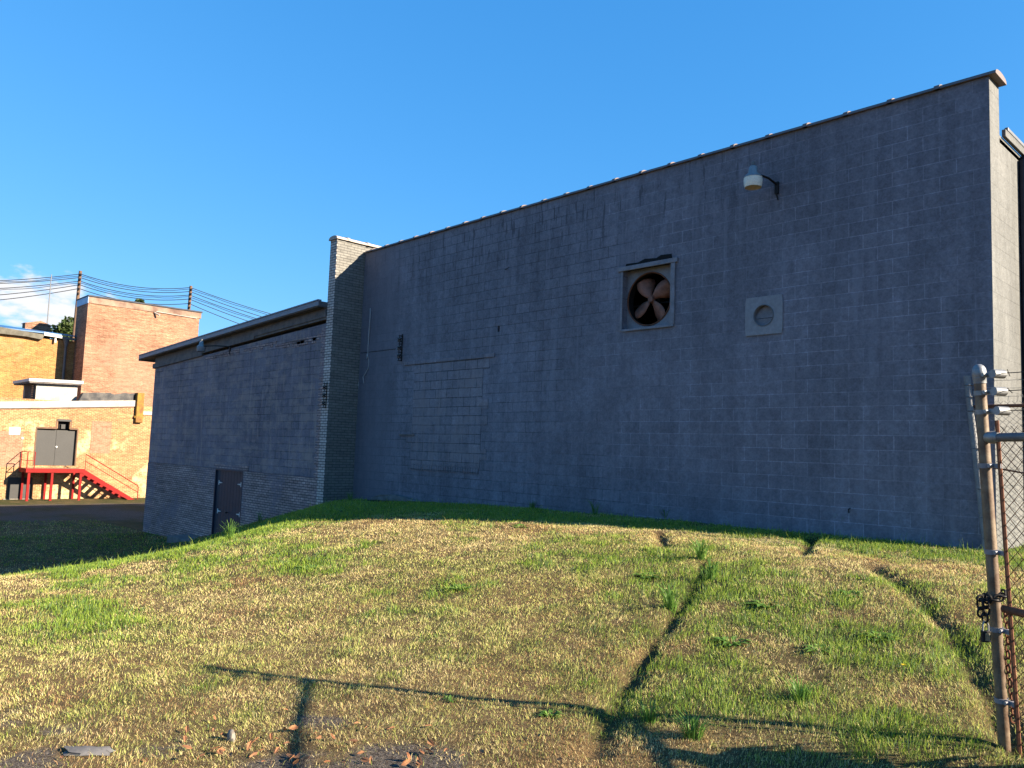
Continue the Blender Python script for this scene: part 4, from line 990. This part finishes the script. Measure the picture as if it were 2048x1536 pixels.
for i in range(16):
    z = zpost(1222)-.038*i; pos = along(z)+rgt*(.045+.006*math.sin(i*.6))-fwd*.02
    MB().torus(pos, .015, .0055, fwd if i % 2 else rgt, 14, 6, 1.5, (0, 0, 1)).build('link', M['rust'], ch2, smooth=True)

# ------------------------------------------------------------------ weeds, leaves and litter on the grass
WEEDS = [(1465,1284,.14,26,'dark green weed rosette in the middle of the right-hand tyre-marked lawn'),(1700,1190,.15,22,'broad weed in the lawn left of the right-hand rut'),
 (1530,1207,.16,24,'leafy weed in the lawn between the two ruts, below the wall'),(1300,1152,.17,24,'bluish broadleaf weed left of the upper end of the left rut'),
 (1042,1054,.16,18,'leafy weed at the edge of the wall shadow near the lawn crest'),(620,1136,.16,22,'low weed on the lawn crest below the dark plank door'),
 (920,1178,.15,22,'weed tuft in dry grass below the bricked-up doorway'),(1760,1275,.13,20,'weed in the lawn between padlock and left rut'),
 (1640,1300,.12,18,'small weed above the mown middle of the right lawn'),(1100,1433,.08,20,'small green weed left of the near end of the left rut'),(900,1400,.05,10,'tiny weed in the straw grass at bottom centre')]
for i, (px, py, r_, n_, lab) in enumerate(WEEDS):
    p = ground_hit(px, py); leafy('weed', p, n_+10, r_*1.2, .028, r_*.8, lab, 'weed', 100+i, 'weeds growing in the lawn')
def tuft(px, py, n, h, lab, seed):
    rs = np.random.default_rng(seed); c = ground_hit(px, py); m = MB()
    for i in range(n):
        a = rs.random()*6.283; r0 = .06*rs.random(); b0 = np.array([c[0]+r0*math.cos(a), c[1]+r0*math.sin(a), 0]); b0[2] = float(terrain(b0[0], b0[1]))-.01
        d = np.array([math.cos(a), math.sin(a), 0]); sv = np.array([-d[1], d[0], 0])*.0035; L = h*(.5+.7*rs.random()); o_ = L*(.2+.75*rs.random())
        q1 = b0+d*o_*.35+np.array([0, 0, L*.6]); q2 = b0+d*o_*.8+np.array([0, 0, L*.8]); q3 = b0+d*o_*1.15+np.array([0, 0, L*.7])
        m.add([b0-sv, b0+sv, q1+sv, q1-sv, q2+sv*.7, q2-sv*.7, q3], [(0, 1, 2, 3), (3, 2, 4, 5), (5, 4, 6)])
    o = m.build('grass_tuft', M['weed']); tag(o, lab, 'grass tuft', 'long grass tufts in the lawn')
tuft(1385, 1478, 90, .16, 'big dark green grass tuft at the bottom right', 1); tuft(1300, 1440, 50, .13, 'green grass tuft beside the near end of the left rut', 2)
tuft(1400, 1120, 70, .26, 'tall bluish grass tuft at the upper end of the left rut', 3); tuft(1340, 1215, 60, .22, 'long grass tuft hanging over the left rut', 4)
tuft(460, 1078, 40, .34, 'long thin grass stems against the dark plank door', 5); tuft(1600, 1398, 60, .15, 'green grass tuft in the lawn right of the left rut', 6)
tuft(1420, 1160, 60, .24, 'seeding grass tuft on the right edge of the left rut', 7)
for i, (px, py, h_) in enumerate(((905,1006,.22),(1065,1018,.2),(1190,1030,.3),(1330,1040,.24),(1455,1048,.3),(1560,1058,.2),(1690,1072,.35),(1760,1078,.3),(1830,1086,.22),(700,1003,.25),(520,1040,.3))):
    tuft(px, py, 40, h_, 'straggly green grass tuft at the foot of the grey wall', 40+i)
for i, (a, b) in enumerate(((-.50, 4.72), (-.15, 4.45), (.2, 4.1))):
    c = (a, b, 0); leafy('shadow_clump', c, 120, .5, .72, .34, 'added leafy clump out of view, casting shadow on the near lawn', 'weed', 300+i, 'added shadow-casting clumps out of view')  # unseen clumps added beyond the right edge to shade the near ground
# fallen leaves: one mesh, many copies
lm = MB(); lm.add([(-.035, 0, 0), (-.01, -.016, .008), (.03, -.008, .012), (.04, 0, .004), (.012, .018, .010), (-.012, .015, .002)], [(0, 1, 2, 3), (0, 3, 4, 5)])
lf0 = lm.build('fallen_leaf', M['deadleaf']); LAB = 'curled brown dead leaf on dry grass along the bottom edge'
tag(lf0, LAB, 'leaf', 'dead leaves on the dry grass'); rs = np.random.default_rng(8)
for i in range(70):
    px = rs.uniform(330, 980) if i < 55 else rs.uniform(60, 1150); py = 1536-abs(rs.normal(0, 45)); p = ground_hit(px, py)
    o = lf0 if i == 0 else lf0.copy()
    if i: scene.collection.objects.link(o)
    o.location = (p[0], p[1], float(terrain(p[0], p[1]))+.012+.02*rs.random()); o.rotation_euler = (rs.normal(0, .4), rs.normal(0, .4), rs.random()*6.28); s_ = .45+.5*rs.random(); o.scale = (s_, s_, s_)
def stone(px, py, sx, sy, sz, lab, cat, mat, seed, rz=0):
    rs = np.random.default_rng(seed); p = ground_hit(px, py); m = MB(); K, J = 12, 6; v = []
    for j in range(J+1):
        ph_ = math.pi*j/J
        for i in range(K):
            th = 2*math.pi*i/K; r_ = 1+.22*rs.normal()
            a = sx*r_*math.sin(ph_)*math.cos(th); b = sy*r_*math.sin(ph_)*math.sin(th)
            v.append((p[0]+a*math.cos(rz)-b*math.sin(rz), p[1]+a*math.sin(rz)+b*math.cos(rz), float(terrain(p[0], p[1]))+sz*.5+sz*math.cos(ph_)*.9))
    m.add(v, [(j*K+i, j*K+(i+1) % K, (j+1)*K+(i+1) % K, (j+1)*K+i) for j in range(J) for i in range(K)])
    o = m.build(cat, mat, None, smooth=True); tag(o, lab, cat); return o
stone(462, 1478, .035, .022, .05, 'small pale stone lying in the dry grass', 'stone', M['concrete'], 1)
stone(175, 1508, .14, .06, .02, 'flat pale concrete scrap at the bottom left', 'rubble', M['footing'], 2, .7)
# dandelion
c = ground_hit(1804, 1358); c[2] = float(terrain(c[0], c[1]))
dn = thing('dandelion', 'single yellow dandelion flower in the lawn at right', 'flower', tuple(c))
MB().tube([c, c+np.array([.01, 0, .05]), c+np.array([.012, 0, .085])], .003, 5).build('stem', M['weed'], dn)
m = MB()
for i in range(24):
    a = 2*math.pi*i/24; rr_ = .022 if i % 2 else .015; h = c+np.array([.012, 0, .085]); d = np.array([math.cos(a), math.sin(a), 0]); sv = np.array([-d[1], d[0], 0])*.0028
    m.add([h, h+d*rr_*.6+sv+np.array([0, 0, .006]), h+d*rr_+np.array([0, 0, .008]), h+d*rr_*.6-sv+np.array([0, 0, .006])], [(0, 1, 2, 3)])
m.build('petals', M['yellow'], dn)
